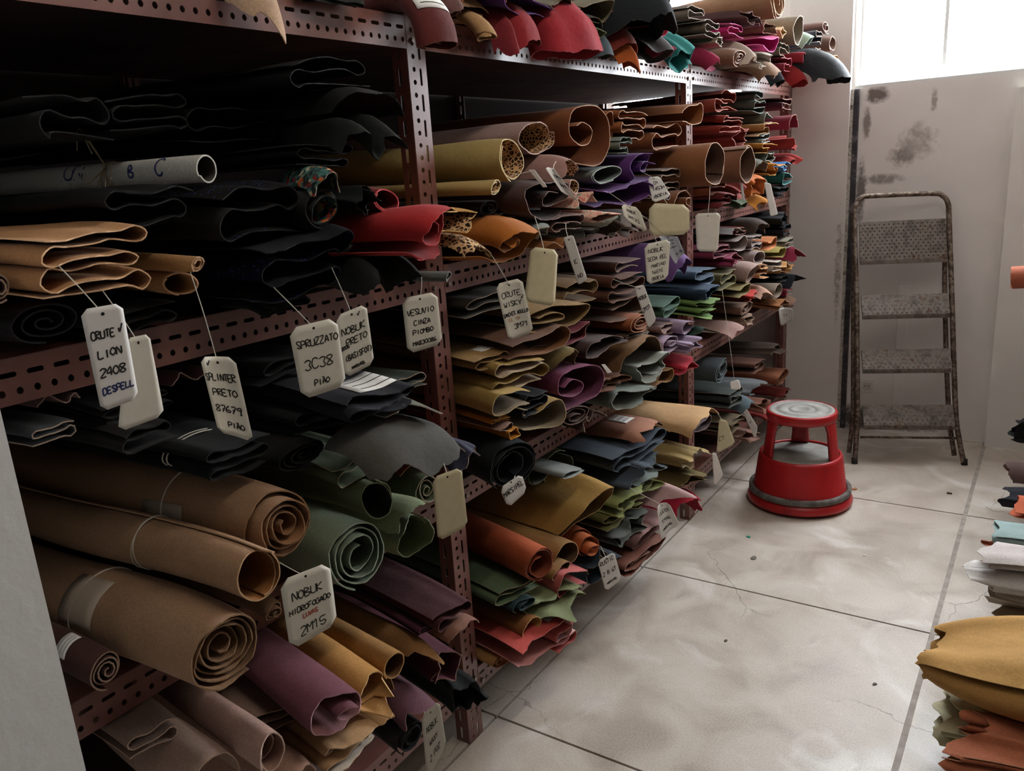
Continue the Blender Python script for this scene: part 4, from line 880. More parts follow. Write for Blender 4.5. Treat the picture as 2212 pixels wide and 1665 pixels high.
hide(None, 905, 1530, 70, 34, .24, 'A', '6a4450', 'dusky purple flap over the black roll', group=G, yaw=-10, d=26, rag=.012)
hide(None, 885, 1570, 56, 60, .22, 'R', '2c2a2c', 'black roll mouth behind the hanging tag', turns=1.8, rin=.6, group=G, yaw=-10)
# --- bottom shelf, second bay
G = 'leather stock on the bottom shelf, second bay'
LEV[:] = [0, 0.6]
hide('my', 1265, 1108, 96, 92, .120, 'U', 'b08a48', 'large mustard hide folded once with scooped cut end', inner='7d6238', group=G, edge='cfae78', yaw=-8, d=10, rag=.004, skz=.06, rot=18)
hide('or1', 1262, 1185, 40, 66, .114, 'R', 'b25a28', 'orange suede roll with coiled overlapping turns', turns=2.2, rin=.6, tele=-.05, group=G, edge='7a3a1c', yaw=-15, d=3)
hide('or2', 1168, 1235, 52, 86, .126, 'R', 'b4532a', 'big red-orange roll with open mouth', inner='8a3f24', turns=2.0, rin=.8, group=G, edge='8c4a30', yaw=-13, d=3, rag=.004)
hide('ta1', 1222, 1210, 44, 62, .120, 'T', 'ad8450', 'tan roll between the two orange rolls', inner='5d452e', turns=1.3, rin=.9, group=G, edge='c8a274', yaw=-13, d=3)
hide('ta2', 1212, 1245, 40, 34, .132, 'T', '9a7344', 'short tan tube below the tan roll', inner='5d452e', turns=1.2, rin=.9, group=G, yaw=-12, L=.5)
hide('co1', 1238, 1265, 60, 66, .150, 'U', 'c06460', 'coral-pink hide folded upward beside the tan tube', inner='b85a58', group=G, edge='d88a86', yaw=-8, d=6, rag=.006)
hide('gn1', 1200, 1300, 110, 56, .132, 'F', '7f8760', 'pale olive-green hide with torn scooped end', n=2, group=G, edge='a2a882', yaw=-12, d=10, rag=.018, spk=[(.55, .06, .15)])
hide('gn2', 1120, 1285, 90, 34, .084, 'F', '5c6e50', 'green fold running back beneath the red-orange roll', n=2, group=G, yaw=-12)
hide(None, 1135, 1315, 60, 36, .108, 'R', '22383a', 'dark teal roll under the pale green hide', turns=1.8, group=G, yaw=-12, edge='4a6264')
hide('ya', 1148, 1352, 36, 48, .120, 'T', '96602e', 'ochre-brown roll with pale yellow lining band', inner='c99a54', turns=1.4, rin=.85, group=G, edge='e0b878', yaw=-10, d=3)
hide('co2', 1180, 1375, 110, 70, .156, 'U', 'bf4c44', 'coral-red hide folded flat near the floor', inner='cf8a86', group=G, edge='df9c96', yaw=-8, d=10, rag=.008)
hide('co3', 1225, 1350, 44, 50, .168, 'F', 'c4605c', 'coral-pink curl with pink-white lining', inner='d8b0b0', n=2, group=G, yaw=-6, d=6, L=.4)
hide(None, 1200, 1330, 50, 30, .150, 'C', 'b9c0bc', 'pale grey-blue crumpled slip under the green hide', group=G, lobes=4, L=.3, yaw=-8)
hide('ts', 1085, 1412, 44, 34, .060, 'R', 'b98a52', 'small tan roll on the bottom shelf behind the beam', turns=2, rin=.5, group=G, yaw=-10, edge='6a3a1c')
hide('nb', 1300, 1205, 50, 96, .156, 'C', '27323c', 'navy-black crumpled scraps below the mustard hide', group=G, lobes=5, rag=.018, d=24, yaw=-4, L=.6)
hide('gf', 1205, 1025, 60, 92, -.02, 'T', '66705c', 'grey-green hide standing in a tall round arch', inner='59624f', turns=.9, rin=.95, group=G, edge='98a28c', yaw=-8, a0=20)
hide(None, 1165, 1052, 50, 62, -.02, 'T', '5a6454', 'grey-green tube inside the tall arch', turns=1.2, group=G, edge='8a9482', yaw=-8)
hide(None, 1240, 1062, 50, 18, .114, 'U', '8d9290', 'thin pale grey fold above the mustard hide', group=G, yaw=-8, edge='b9bdba')
hide('nv1', 1385, 988, 110, 50, .144, 'F', '39434f', 'slate-blue hide folded in soft loops', n=2, bulge=.8, group=G, edge='6a7684', yaw=-6, d=7)
hide('nv2', 1395, 1018, 90, 62, .162, 'C', '3c4550', 'slate-blue hide with pointed torn corners', inner='7c8680', group=G, rag=.016, lobes=5, edge='8a949c', yaw=-4, d=8)
hide('ov1', 1380, 1070, 96, 34, .150, 'F', '6f7040', 'moss-green hide with ragged bright rim', inner='8a9058', n=2, group=G, edge='a8ae70', rag=.014, yaw=-4)
hide('ov2', 1350, 1095, 80, 28, .132, 'F', '62602e', 'flat olive hide under the moss-green one', n=2, group=G, rag=.010, yaw=-4)
hide('gy1', 1365, 1130, 80, 48, .150, 'C', '4d504a', 'charcoal-green crumpled folds under the olive hides', group=G, rag=.014, lobes=5, edge='8a8e86', yaw=-4)
hide('mv1', 1410, 1140, 76, 50, .162, 'U', '8a6460', 'mauve-brown glossy hide bending downward', group=G, gloss=.4, edge='b0928c', yaw=-4, d=24)
hide('mv2', 1395, 1180, 90, 36, .162, 'S', '7a4a3c', 'red-brown hide curled at floor level', group=G, edge='c09a88', yaw=-4, d=10, gloss=.3)
hide('rs', 1405, 930, .24, .045, .15, 'A', 'b07a62', 'rose-tan hide sheet with white paper label', group=G, edge='d6a890', rag=.014, d=16, inner='a06a54', spk=[(.1, .05, .1)], yaw=-4)
hide('rs2', 1470, 905, .25, .05, .060, 'U', '8a5f48', 'brown hide lying behind the rose-tan sheet', group=G, d=6)
hide('bg1', 1520, 915, .26, .055, .192, 'A', 'c9a070', 'beige-tan hide flap lit bright, with cut notch', group=G, edge='e0c09a', rag=.010, d=20, inner='a97c50', yaw=-4)
hide('cp', 1495, 990, .18, .08, .180, 'C', 'a8905e', 'khaki and cream scrap bundle with torn chips', inner='c9b890', group=G, rag=.024, lobes=7, edge='d8cca8')
hide('cp2', 1490, 1040, .16, .06, .180, 'C', '6f6038', 'dark khaki ragged folds under the chip bundle', group=G, rag=.018, lobes=5)
hide('pk', 1440, 1045, .12, .06, .180, 'W', 'c09a98', 'pale pink glossy leaf-shaped flap', group=G, gloss=.4, rag=.010, spk=[(.5, .09, .3)], d=20, n=1, L=.5)
hide('cr', 1490, 1095, .16, .09, .180, 'A', 'b02038', 'crimson suede hide bulging down to the floor', group=G, edge='e05a70', d=40, rag=.012, inner='981c30', spk=[(.9, .05, .12)])
# --- bottom shelf, third bay
G = 'leather stock on the bottom shelf, third bay'
LEV[:] = [0, 0.5]
hide('b31', 1690, 815, .17, .075, .090, 'R', '9c6146', 'rust-tan roll lying across at the far end of the bottom shelf', turns=1.6, rin=.7, group=G, edge='c89a80', yaw=-6)
hide('b32', 1560, 800, .16, .10, .054, 'R', '475054', 'dark grey-teal roll beside the middle post', turns=2, rin=.6, group=G, edge='8a9494')
hide('b33', 1635, 838, .16, .07, .099, 'C', '6e7274', 'grey crumpled hide with torn pale tips', group=G, rag=.018, lobes=5, edge='b0b4b4')
hide('b34', 1590, 860, .18, .08, .090, 'F', '39423f', 'dark green-grey stacked folds', n=3, group=G)
hide('b35', 1620, 880, .12, .06, .108, 'A', '5f6f76', 'blue-grey flap over dark folds near the stool', group=G, d=40, rag=.012)
hide('b36', 1540, 890, .18, .05, .099, 'U', '4c3c3e', 'dark mauve glossy fold under grey-green stack', group=G, gloss=.4, edge='a08a8c')
hide('b37', 1590, 915, .16, .06, .108, 'F', '5a4c34', 'olive-brown folds by the long white tag', n=3, group=G, rag=.01)
hide('b38', 1625, 945, .12, .06, .117, 'C', '9a7468', 'dusty pink pointed scraps near the stool', group=G, rag=.024, lobes=5, d=16)
hide('b39', 1650, 875, .14, .06, .108, 'C', '8a5a4a', 'red-brown crumpled scraps behind the stool', group=G, rag=.018, lobes=5)
hide(None, 1665, 905, .14, .07, .090, 'C', '8c2a28', 'dark red crumpled hide close behind the stool', group=G, rag=.014, lobes=4)
hide(None, 1700, 850, .14, .06, .081, 'C', '7c2c24', 'rust-red crumpled hide at the very end of the bottom shelf', group=G, rag=.016, lobes=4)
hide(None, 1640, 790, .16, .05, .054, 'F', '6a4438', 'brown folds under the third shelf beam', n=2, group=G)
hide(None, 1680, 755, .15, .05, .072, 'C', '6a5c54', 'grey-brown crumpled pieces above the rust-tan roll', lobes=5, group=G, rag=.016)
# --- third shelf, third bay
G = 'leather stock on the third shelf, third bay'
LEV[:] = [1, 0.5]
rows3 = [
 (1590, 490, .2, .04, .108, 'W', '5f5a58', 'grey leather strip slanting below the beam', dict(n=1, gloss=.4, rag=.006)),
 (1600, 500, .16, .04, .081, 'F', '7c2a2a', 'red fold visible beneath the grey strip', dict(n=2)),
 (1650, 490, .14, .06, .117, 'A', '4a3c34', 'dark brown flap below the amber pointed one', dict(d=34, rag=.012)),
 (1695, 470, .15, .06, .090, 'C', '1a1b1f', 'black glossy crumpled hide at the rack end', dict(lobes=5, gloss=.7)),
 (1700, 495, .14, .05, .090, 'F', '22232a', 'black fold under the glossy crumpled one', dict(n=2, gloss=.5)),
 (1560, 548, .16, .05, .081, 'F', '7c2c48', 'raspberry-red fold beside the middle post', dict(n=2, rag=.008)),
 (1590, 566, .16, .05, .108, 'C', '8a3050', 'raspberry hide with crumpled end', dict(lobes=5, rag=.014)),
 (1600, 528, .18, .06, .090, 'U', '86756f', 'taupe suede fold with rounded lip', dict(edge='c2b2a8')),
 (1635, 520, .16, .07, .108, 'F', '8c7b76', 'taupe folded hide with scalloped end', dict(n=3, edge='c8b8ae', bulge=.9)),
 (1640, 555, .15, .06, .126, 'T', '93817c', 'rounded taupe roll below the scalloped hide', dict(edge='c8b8ae')),
 (1575, 585, .18, .07, .108, 'F', '57502f', 'dark olive-green fold with khaki rim', dict(n=2, edge='a89a68')),
 (1625, 600, .13, .09, .135, 'T', 'a88c82', 'pinkish-taupe roll bending downward', dict(d=24, edge='cdb6ac')),
 (1610, 618, .16, .05, .126, 'U', '7a6c3e', 'olive-khaki curled fold under dark olive', dict(edge='b8a878')),
 (1670, 525, .15, .05, .117, 'U', 'c07440', 'bright tan-orange fold near the pier', dict(edge='e0a878')),
 (1650, 575, .13, .07, .135, 'F', 'c08a5c', 'light tan folds stacked under taupe', dict(n=3, edge='dcb48c')),
 (1690, 545, .14, .05, .117, 'U', '9a8a44', 'yellow-olive fold with curled lip', dict(edge='c9bc78')),
 (1705, 530, .13, .05, .108, 'F', '8a8474', 'grey-beige fold with pale sticker', dict(n=2, edge='bab4a4')),
 (1680, 575, .13, .05, .126, 'F', 'b9ada0', 'off-white beige fold with square end', dict(n=2, edge='dcd2c6')),
 (1700, 580, .12, .06, .126, 'C', 'c9955c', 'tan crumpled hide near the pier', dict(lobes=5, rag=.012)),
 (1722, 545, .10, .06, .144, 'W', '8c2440', 'crimson pointed sheet touching the pier', dict(n=1, rag=.012, spk=[(.8, .05, .2)], d=26)),
 (1628, 640, .12, .045, .122, 'C', 'c23a32', 'scarlet sheet edge between brown folds', dict(lobes=4, rag=.010)),
 (1612, 662, .14, .05, .117, 'R', '6b4d3e', 'brown roll with two rolled lips', dict(turns=1.8, rin=.6, edge='b0907c')),
 (1655, 640, .12, .05, .135, 'W', 'c79c88', 'pale salmon leaf-shaped flap', dict(n=1, d=40, rag=.01, spk=[(.5, .04, .3)])),
 (1680, 630, .12, .07, .117, 'T', '8a7a6a', 'beige-grey roll with thick rim', dict(turns=1.5, edge='b8a898')),
 (1695, 605, .12, .05, .117, 'F', '1d1d20', 'black fold below the beige hides', dict(n=2)),
 (1715, 620, .10, .06, .126, 'W', '202226', 'black pointed corner against the pier', dict(n=1, spk=[(.8, .05, .2)], d=10)),
 (1705, 638, .10, .04, .117, 'F', '7a1c30', 'small dark crimson fold near the pier', dict(n=1)),
 (1690, 655, .12, .05, .126, 'C', 'a5693c', 'orange-brown scrap above hanging grey tag', dict(lobes=4, rag=.012)),
 (1712, 658, .10, .06, .131, 'T', '7c5c4a', 'brown cone-shaped roll end near the pier', dict(turns=1.2)),
 (1620, 690, .13, .05, .126, 'C', '8d7260', 'beige-brown ragged scraps at the beam', dict(lobes=5, rag=.014)),
 (1600, 715, .14, .04, .126, 'W', 'b08c84', 'pale pink flap hanging over the beam', dict(n=1, d=40, rag=.01)),
]
for r in rows3: hide(None, *r[:8], group=G, **r[8])
# --- second shelf, third bay
G = 'leather stock on the second shelf, third bay'
LEV[:] = [2, 0.5]
rows2 = [
 (1575, 215, .20, .07, .036, 'F', '8a3a2a', 'brick-red folds just under the top shelf', dict(n=2, edge='c87a66')),
 (1560, 228, .18, .05, .063, 'U', '8f4030', 'brick-red hide with pale rim', dict(edge='d09080')),
 (1580, 268, .18, .07, .081, 'F', '9a3c34', 'red hide gathered in folds beside brown', dict(n=3, edge='e09a90', rag=.01)),
 (1640, 213, .18, .055, .072, 'F', '6a7068', 'grey-green hide, topmost of its stack', dict(n=2, edge='b0b8b0')),
 (1640, 240, .18, .06, .081, 'F', '5f665c', 'grey-green hide, second of its stack', dict(n=2, edge='b0b8b0', rag=.008)),
 (1660, 272, .18, .06, .099, 'U', '6b7266', 'grey-green hide with round curled lip', dict(edge='c8d0c8')),
 (1655, 300, .17, .05, .099, 'F', '777d72', 'grey-green hide, lower in its stack', dict(n=2, edge='c8d0c8')),
 (1665, 330, .16, .06, .108, 'C', '6a7068', 'grey-green hide crumpled beside the amber steps', dict(lobes=5, edge='c8d0c8')),
 (1645, 282, .17, .06, .090, 'F', 'b3824e', 'tan hide with stepped cut edge', dict(n=2, step=7, edge='e8c08c')),
 (1645, 318, .17, .05, .090, 'F', 'bd7f32', 'amber hide fold above the stepped orange one', dict(n=2, step=5, edge='f0c070')),
 (1665, 358, .17, .06, .108, 'F', 'c47c28', 'orange-amber hide with stepped cut edge', dict(n=2, step=7, edge='f0b860')),
 (1600, 300, .16, .09, .072, 'C', '96403a', 'red-pink gathered hide beside the brown rolls', dict(lobes=5, edge='e8a8a0', rag=.012)),
 (1715, 262, .14, .06, .144, 'A', '8c1f34', 'dark red sheet jutting out square near the pier', dict(rag=.004, d=2)),
 (1700, 225, .14, .05, .090, 'F', '5a2434', 'dark wine fold under the top shelf end', dict(n=2)),
 (1712, 310, .14, .07, .108, 'C', 'a03028', 'red crumpled hide with curling ends', dict(lobes=5, rag=.018, edge='d86a60')),
 (1715, 345, .12, .05, .108, 'W', '9c2c28', 'red drooping strip below the crumpled red hide', dict(n=2, rag=.014, d=30)),
 (1640, 385, .18, .08, .090, 'F', '22302e', 'dark green-black folded stack', dict(n=3)),
 (1695, 370, .14, .05, .108, 'C', '3a78b8', 'bright blue crinkled hide above teal', dict(lobes=6, rag=.012, edge='9cd0f0')),
 (1700, 400, .14, .06, .108, 'U', '23605e', 'dark teal fold with pale teal rim', dict(edge='7ab0b0')),
 (1690, 418, .14, .05, .099, 'F', '1c2022', 'black fold under the teal hide', dict(n=2)),
 (1640, 395, .13, .07, .117, 'A', '5c5e52', 'olive-grey flap above the orange hide', dict(d=30, rag=.012)),
 (1635, 432, .13, .09, .122, 'C', 'c0672a', 'orange crumpled hide hanging over the beam', dict(lobes=4, rag=.016, d=20, edge='e8a060')),
 (1648, 465, .12, .05, .131, 'W', 'c8822e', 'amber pointed flap hanging below the orange hide', dict(n=1, d=50, spk=[(.5, .05, .2)], rag=.01)),
 (1570, 430, .15, .08, .090, 'F', '7c3030', 'dull red folds beside the pale tag', dict(n=3, rag=.010, edge='b87070')),
 (1600, 450, .14, .07, .108, 'C', '8c3a34', 'brick-red crumpled hide on the beam', dict(lobes=5, rag=.014)),
 (1545, 415, .16, .06, .072, 'F', '8c4a2c', 'rust-orange folds beneath the fat brown roll', dict(n=2, rag=.008)),
 (1605, 465, .10, .04, .117, 'C', '3c4a2c', 'small dark green curl on the beam', dict(lobes=4)),
]
for r in rows2: hide('st2' if 'oval' in r[7] else None, *r[:8], group=G, **r[8])
# --- top shelf
G = 'leather stock on the top shelf'
LEV[:] = [3, 0.5]
rowsT = [
 (570, 25, 86, 60, .055, 'A', 'c2a084', 'pale beige hide corner hanging over the top beam', dict(d=70, rag=.010, spk=[(.6, .05, .25)], L=.6)),
 (720, 8, 120, 30, .033, 'F', '23221f', 'black fold lying above the top beam', dict(n=2)),
 (960, 110, 78, 66, .12, 'T', '5c1f1c', 'dark red roll with white paper label wrapped round', dict(turns=1.4, d=14, yaw=-14, key='rl')),
 (975, 68, 55, 69, .088, 'A', '6f4c48', 'mauve-brown flap over the dark red roll', dict(d=50, rag=.01, L=.5)),
 (1055, 98, 37, 41, .110, 'T', 'ab8458', 'narrow tan roll with pale frayed mouth', dict(turns=1.3, d=26, rag=.008, edge='d8bc94', yaw=-10)),
 (1000, 43, 112, 57, .055, 'F', '7a5c38', 'ochre-brown folds above the narrow tan roll', dict(n=2)),
 (1060, 28, 87, 50, .099, 'A', 'b8442a', 'orange-red hide with ragged fringe', dict(d=40, rag=.010, yaw=-8, edge='d89070')),
 (1115, 8, 112, 64, .110, 'U', 'b23a26', 'broad orange-red hide above the purple one', dict(d=16, rag=.010, edge='d89070')),
 (1150, 43, 125, 57, .121, 'U', '5a3482', 'purple hide curling downward at its edge', dict(d=24, edge='8a68ac', rag=.006)),
 (1105, 106, 87, 69, .099, 'W', '7c1f28', 'dark crimson fringed hide under the purple one', dict(n=2, d=40, rag=.02, edge='c05058')),
 (1140, 131, 87, 57, .110, 'A', '8c1c22', 'deep red hide tongue hanging over the beam', dict(d=50, rag=.014)),
 (1230, 131, 112, 92, .132, 'U', 'a02430', 'red hide folded open with pale cut rim', dict(d=22, edge='dc9098', rot=25, rag=.008)),
 (1215, 51, 100, 64, .121, 'C', '6a6254', 'olive-taupe crumpled hide beside the purple one', dict(lobes=5, rag=.014, d=16)),
 (1262, 84, 95, 50, .110, 'A', '3f423a', 'dark green-grey hide under the taupe crumple', dict(d=30)),
 (1285, 51, 77, 71, .132, 'U', '6e6650', 'khaki hide with folded teardrop edge', dict(edge='b0a88c', d=14)),
 (1298, 101, 37, 25, .132, 'C', '8aa070', 'small pale green scrap below the khaki hide', dict(lobes=4, L=.3)),
 (1305, 136, 50, 57, .110, 'A', '47545c', 'slate-blue flap hanging over the top beam', dict(d=50, L=.5)),
 (1335, 71, 75, 69, .099, 'F', '5c2624', 'maroon folds beside the big black hide', dict(n=2, d=20)),
 (1350, 116, 62, 69, .110, 'A', '7c2c22', 'rust-red hide hanging behind the orange tip', dict(d=45, rag=.01)),
 (1362, 146, 32, 46, .132, 'W', 'c0602c', 'small orange tip hanging above the lit beam', dict(n=1, d=60, spk=[(.5, .05, .3)], L=.3)),
 (1385, 96, 100, 172, .154, 'A', '23282a', 'black-green hide hanging long over the top beam', dict(d=62, rag=.014, edge='7c8484', L=.7)),
 (1420, 116, .175, .092, .154, 'U', '4a4648', 'dark grey hide flap beside the black-green one', dict(d=45, edge='8c888a')),
 (1420, 25, .250, .057, .088, 'F', '4a5038', 'dark olive hide topmost beneath the window', dict(n=2)),
 (1425, 51, .200, .057, .110, 'U', 'a58a6c', 'beige fold between olive and crimson', dict(edge='d0b898')),
 (1420, 84, .188, .069, .132, 'U', 'a8243e', 'crimson square-cut fold between beige and magenta', dict(edge='dc6a80')),
 (1440, 106, .163, .069, .143, 'W', 'b03a5a', 'magenta and orange edge strip beside dark grey flap', dict(n=2, d=30)),
 (1505, 52, .2, .06, .110, 'F', '75665a', 'taupe folded hide, upper of two', dict(n=2, edge='c8bcb0')),
 (1540, 85, .2, .08, .132, 'F', '7c6c5e', 'taupe folded hide with scrolled pale rims', dict(n=3, edge='d0c6bc', bulge=.9)),
 (1555, 110, .14, .05, .143, 'C', '94826f', 'beige-taupe crumpled end below the scrolled rims', dict(lobes=6, edge='d8d0c4')),
 (1480, 136, .150, .092, .154, 'C', '2f8a88', 'teal hide bunched like a flower', dict(lobes=5, rag=.014, d=26, edge='7ac4c0')),
 (1545, 145, .15, .07, .132, 'U', 'a0264c', 'raspberry hide hanging over the lit beam', dict(d=26, edge='d86a90', rag=.008)),
 (1590, 48, .22, .05, .110, 'F', 'c0206c', 'hot pink hide with long flat top', dict(n=2, edge='ee70b0')),
 (1665, 95, .18, .06, .176, 'U', 'c8247c', 'hot pink hide lip curling outward', dict(d=20, edge='f080c0')),
 (1600, 128, .14, .06, .132, 'R', '8a6a58', 'rosy-brown roll with swirled end', dict(turns=2, edge='d0b0a0')),
 (1625, 140, .12, .06, .143, 'W', 'd0beb0', 'cream-pink strip dangling over the beam', dict(n=1, d=60, rag=.008)),
 (1650, 130, .13, .07, .165, 'C', 'c4b8aa', 'pale cream crumpled scraps catching the light', dict(lobes=6, rag=.02, edge='f0ece6')),
 (1665, 165, .13, .07, .165, 'A', '9a7c66', 'brown-pink flap with pale cut edges', dict(d=45, rag=.012, edge='e8dcd0')),
 (1680, 180, .10, .05, .165, 'W', '24262c', 'small black corner at the end of the lit beam', dict(n=1, d=50)),
 (1680, 20, .2, .13, .165, 'R', 'a57c5e', 'big tan roll lying on top of everything', dict(turns=2.2, rin=.7, edge='d8b898', key='bigtan', pit=4)),
 (1625, 55, .14, .07, .143, 'C', '4a2c2c', 'dark brown crumpled pieces under the big tan roll', dict(lobes=6, rag=.02, edge='a88078')),
 (1660, 65, .12, .06, .154, 'C', '7a5444', 'red-brown scraps beside the pale loop', dict(lobes=5, rag=.016)),
 (1690, 70, .12, .05, .165, 'C', 'd0a878', 'bright tan scrap below the big tan roll', dict(lobes=4)),
 (1725, 70, .13, .12, .187, 'T', '8f8270', 'pale beige suede loop pinched at its bottom', dict(turns=1.05, edge='d8cebc')),
 (1690, 115, .13, .06, .154, 'F', '6a6a58', 'grey-green folds beneath the pale loop', dict(n=2)),
 (1748, 92, .10, .06, .187, 'A', '9cae9c', 'pale mint-green flap beside the pale loop', dict(d=40, edge='c8d4c8')),
 (1700, 140, .13, .06, .154, 'F', '8c2c3a', 'red folds at the end of the top shelf', dict(n=2, edge='d86a78')),
 (1740, 145, .12, .06, .198, 'U', 'a02c3a', 'red hide with rounded lip next to the black sheet', dict(edge='e07880', d=14)),
 (1725, 180, .12, .08, .176, 'A', '9c2024', 'bright red flap hanging below the red folds', dict(d=50, edge='e06860', rag=.01)),
 (1770, 80, .11, .06, .198, 'F', '3a3640', 'dark grey-violet folds near the pier', dict(n=2)),
 (1785, 60, .10, .05, .198, 'R', '7a5c54', 'small mauve-brown curl near the window', dict(turns=1.6, edge='a88a80')),
 (1800, 95, .10, .07, .209, 'T', '84685c', 'brown roll mouth near the window', dict(edge='c0a496')),
 (1805, 130, .10, .045, .220, 'U', 'c4864c', 'orange-tan fold near the window', dict(edge='e8b888')),
 (1765, 120, .11, .07, .187, 'F', '332a36', 'dark plum folds above the black sheet', dict(n=2)),
 (1800, 190, .20, .12, .31, 'A', '22262b', 'large black leather sheet hanging off the rack end', dict(d=62, gloss=.55, rag=.014, edge='6a7076', flare=.2, L=.7)),
]
for r in rowsT:
    o = dict(r[8]); k = o.pop('key', None); hide(k, *r[:8], group=G, **o)
# --- opposite rack: ends reaching into the aisle
G = 'leather stock on the opposite rack'
LEV[:] = [0, 0.6]
def tip(px, py, Z): return onZ(px, py, Z)
rowsR = [
 ((2015, 1470, .19), .34, .12, 'F', 'd0a05c', 'big golden-yellow hide with sharp folded tip', dict(edge='e8c890', rag=.014, d=14, inner='c09050', yaw=-8, pit=-12, flare=-.45, wob=2, n=2, bulge=.9)),
 ((2050, 1548, .115), .30, .075, 'F', 'd0c8a4', 'pale sage-cream hide crumpled under the golden one', dict(n=4, edge='dcd6b8', rag=.02, d=8, yaw=-4, wob=2)),
 ((2125, 1555, .16), .16, .06, 'S', 'cf9c62', 'tan hide with white-edged torn corner', dict(edge='ecdcc8', rag=.016, d=8)),
 ((2130, 1596, .115), .16, .05, 'F', 'c88a5c', 'peach-tan fold beneath the torn tan hide', dict(n=2, rag=.012)),
 ((2070, 1640, .14), .22, .06, 'C', 'b4694a', 'rust-orange hide with layered ragged tips', dict(rag=.03, lobes=7, edge='d09878')),
 ((2125, 1265, .18), .16, .09, 'C', 'd2c4b2', 'cream hide with drooping scalloped tongue', dict(rag=.022, lobes=5, edge='ece4d8', d=14)),
 ((2120, 1235, .26), .16, .06, 'C', 'dcd6d2', 'white hide with spiky torn end', dict(rag=.03, lobes=6, edge='f0ecea')),
 ((2140, 1205, .30), .14, .04, 'F', 'd8ceca', 'white folded hide above the spiky one', dict(n=2, rag=.016)),
 ((2150, 1322, .115), .14, .05, 'F', 'b8a288', 'beige folds beneath the cream tongue', dict(n=2, rag=.018)),
 ((2150, 1150, .27), .14, .05, 'F', '9db4b2', 'pale blue-grey hide, folded end', dict(n=3, edge='c4d4d2', rag=.008)),
 ((2140, 1178, .22), .14, .05, 'C', 'a85c44', 'rust-brown hide under the pale blue one', dict(lobes=5, rag=.018)),
 ((2190, 1095, .27), .13, .06, 'U', 'c4603c', 'bright orange hide with rounded lobe', dict(rag=.010, edge='d88a6a')),
 ((2175, 1070, .24), .13, .06, 'C', '2a2c34', 'dark blue-black hide above the orange one', dict(lobes=5, rag=.014)),
 ((2175, 1015, .26), .13, .07, 'A', '6a5450', 'mauve-brown hide with pointed flap', dict(rag=.014, d=20)),
 ((2198, 930, .33), .13, .11, 'C', '17181a', 'black crumpled hide near the back wall', dict(lobes=5, rag=.02)),
]
for (tp, w, h, kd, c_, lb, o) in rowsR: hide(None, 0, 0, w, h, float(tip(*tp)[0]), kd, c_, lb, at=tip(*tp), side=-1, group=G, L=.7, **o)
p = onX(2196, 600, 1.06)
hide(None, 0, 0, .09, .09, 1.06, 'T', 'b5654a', 'terracotta roll on the upper shelf of the opposite rack', at=(1.075, 3.85, .955), side=-1, group=G, L=.8, turns=1.6, d=2, edge='d09078')
build_all(); ALLC[0] = np.vstack(ALLV)
# ------------------------------------------------------------------ labels, tape and string that belong to a hide
sticker(HIDES['k1'], .80, .885, -.30, -.19, plain('a09080', .5, name='yellowed_tape'), 0, 'tape_patch'); band(HIDES['k1'], -.245, r=.0016)
sticker(HIDES['k3'], .84, .90, -.33, -.24, plain('a09080', .5, name='yellowed_tape'), 0, 'tape_patch'); band(HIDES['k3'], -.30, r=.0016)
band(HIDES['k2'], -.26); band(HIDES['k2'], -.267, tilt=.01)
band(HIDES['bs'], -.10, r=.0013); band(HIDES['bs'], -.112, r=.0013)
for k, a in (('bs', (.3, .42, -.06, -.03)), ('nv', (.6, .9, -.12, -.03)), ('lb3', (.55, .63, -.17, -.13)), ('rs', (.3, .55, -.14, -.06)), ('br1', (.55, .7, -.10, -.06)), ('br3', (.5, .66, -.09, -.05)), ('kh0', (.55, .8, -.10, -.05)), ('bkf', (.55, .66, -.06, -.03)), ('kd', (.78, .88, -.1, -.07)), ('rl', (.55, .8, -.13, -.07))):
    sticker(HIDES[k], *a)

# ------------------------------------------------------------------ hand lettering drawn with pen strokes (grid 0-4 wide, 0-6 high)
GL = {'A': '00 26 40,12 32', 'B': '00 06 35 34 03 42 41 30 00', 'C': '45 36 16 04 02 10 30 41', 'D': '00 06 36 44 42 20 00', 'E': '46 06 00 40,03 33', 'F': '46 06 00,03 33', 'G': '45 26 05 01 20 41 43 23', 'H': '00 06,40 46,03 43',
      'I': '20 26', 'J': '36 31 20 01', 'K': '00 06,46 03 40', 'L': '06 00 40', 'M': '00 06 23 46 40', 'N': '00 06 40 46', 'O': '20 02 04 26 44 42 20', 'P': '00 06 36 45 44 33 03', 'Q': '20 02 04 26 44 42 20,31 40', 'R': '00 06 36 45 34 03 40',
      'S': '45 36 16 05 14 32 41 30 01', 'T': '06 46,26 20', 'U': '06 01 20 41 46', 'V': '06 20 46', 'W': '06 10 23 30 46', 'X': '00 46,06 40', 'Y': '06 23 46,23 20', 'Z': '06 46 00 40', 'i': '20 24,26 25',
      '0': '20 02 04 26 44 42 20', '1': '04 26 20', '2': '05 26 45 44 00 40', '3': '05 26 45 33 41 20 01', '4': '30 36 02 42', '5': '46 06 03 33 41 20 01', '6': '36 03 01 20 41 32 02', '7': '06 46 10,13 33', '8': '23 05 26 45 23 01 20 41 23',
      '9': '41 30 46 26 05 14 34 45', '(': '36 13 30', ')': '16 33 10', 'v': '03 10 46', '~': '17 27', '.': '20 21', '/': '00 46', 'Ã': '00 26 40,12 32,07 17 37', '-': '03 43', '@': '20 02 04 26 44 42 20 10 05 36 45'}
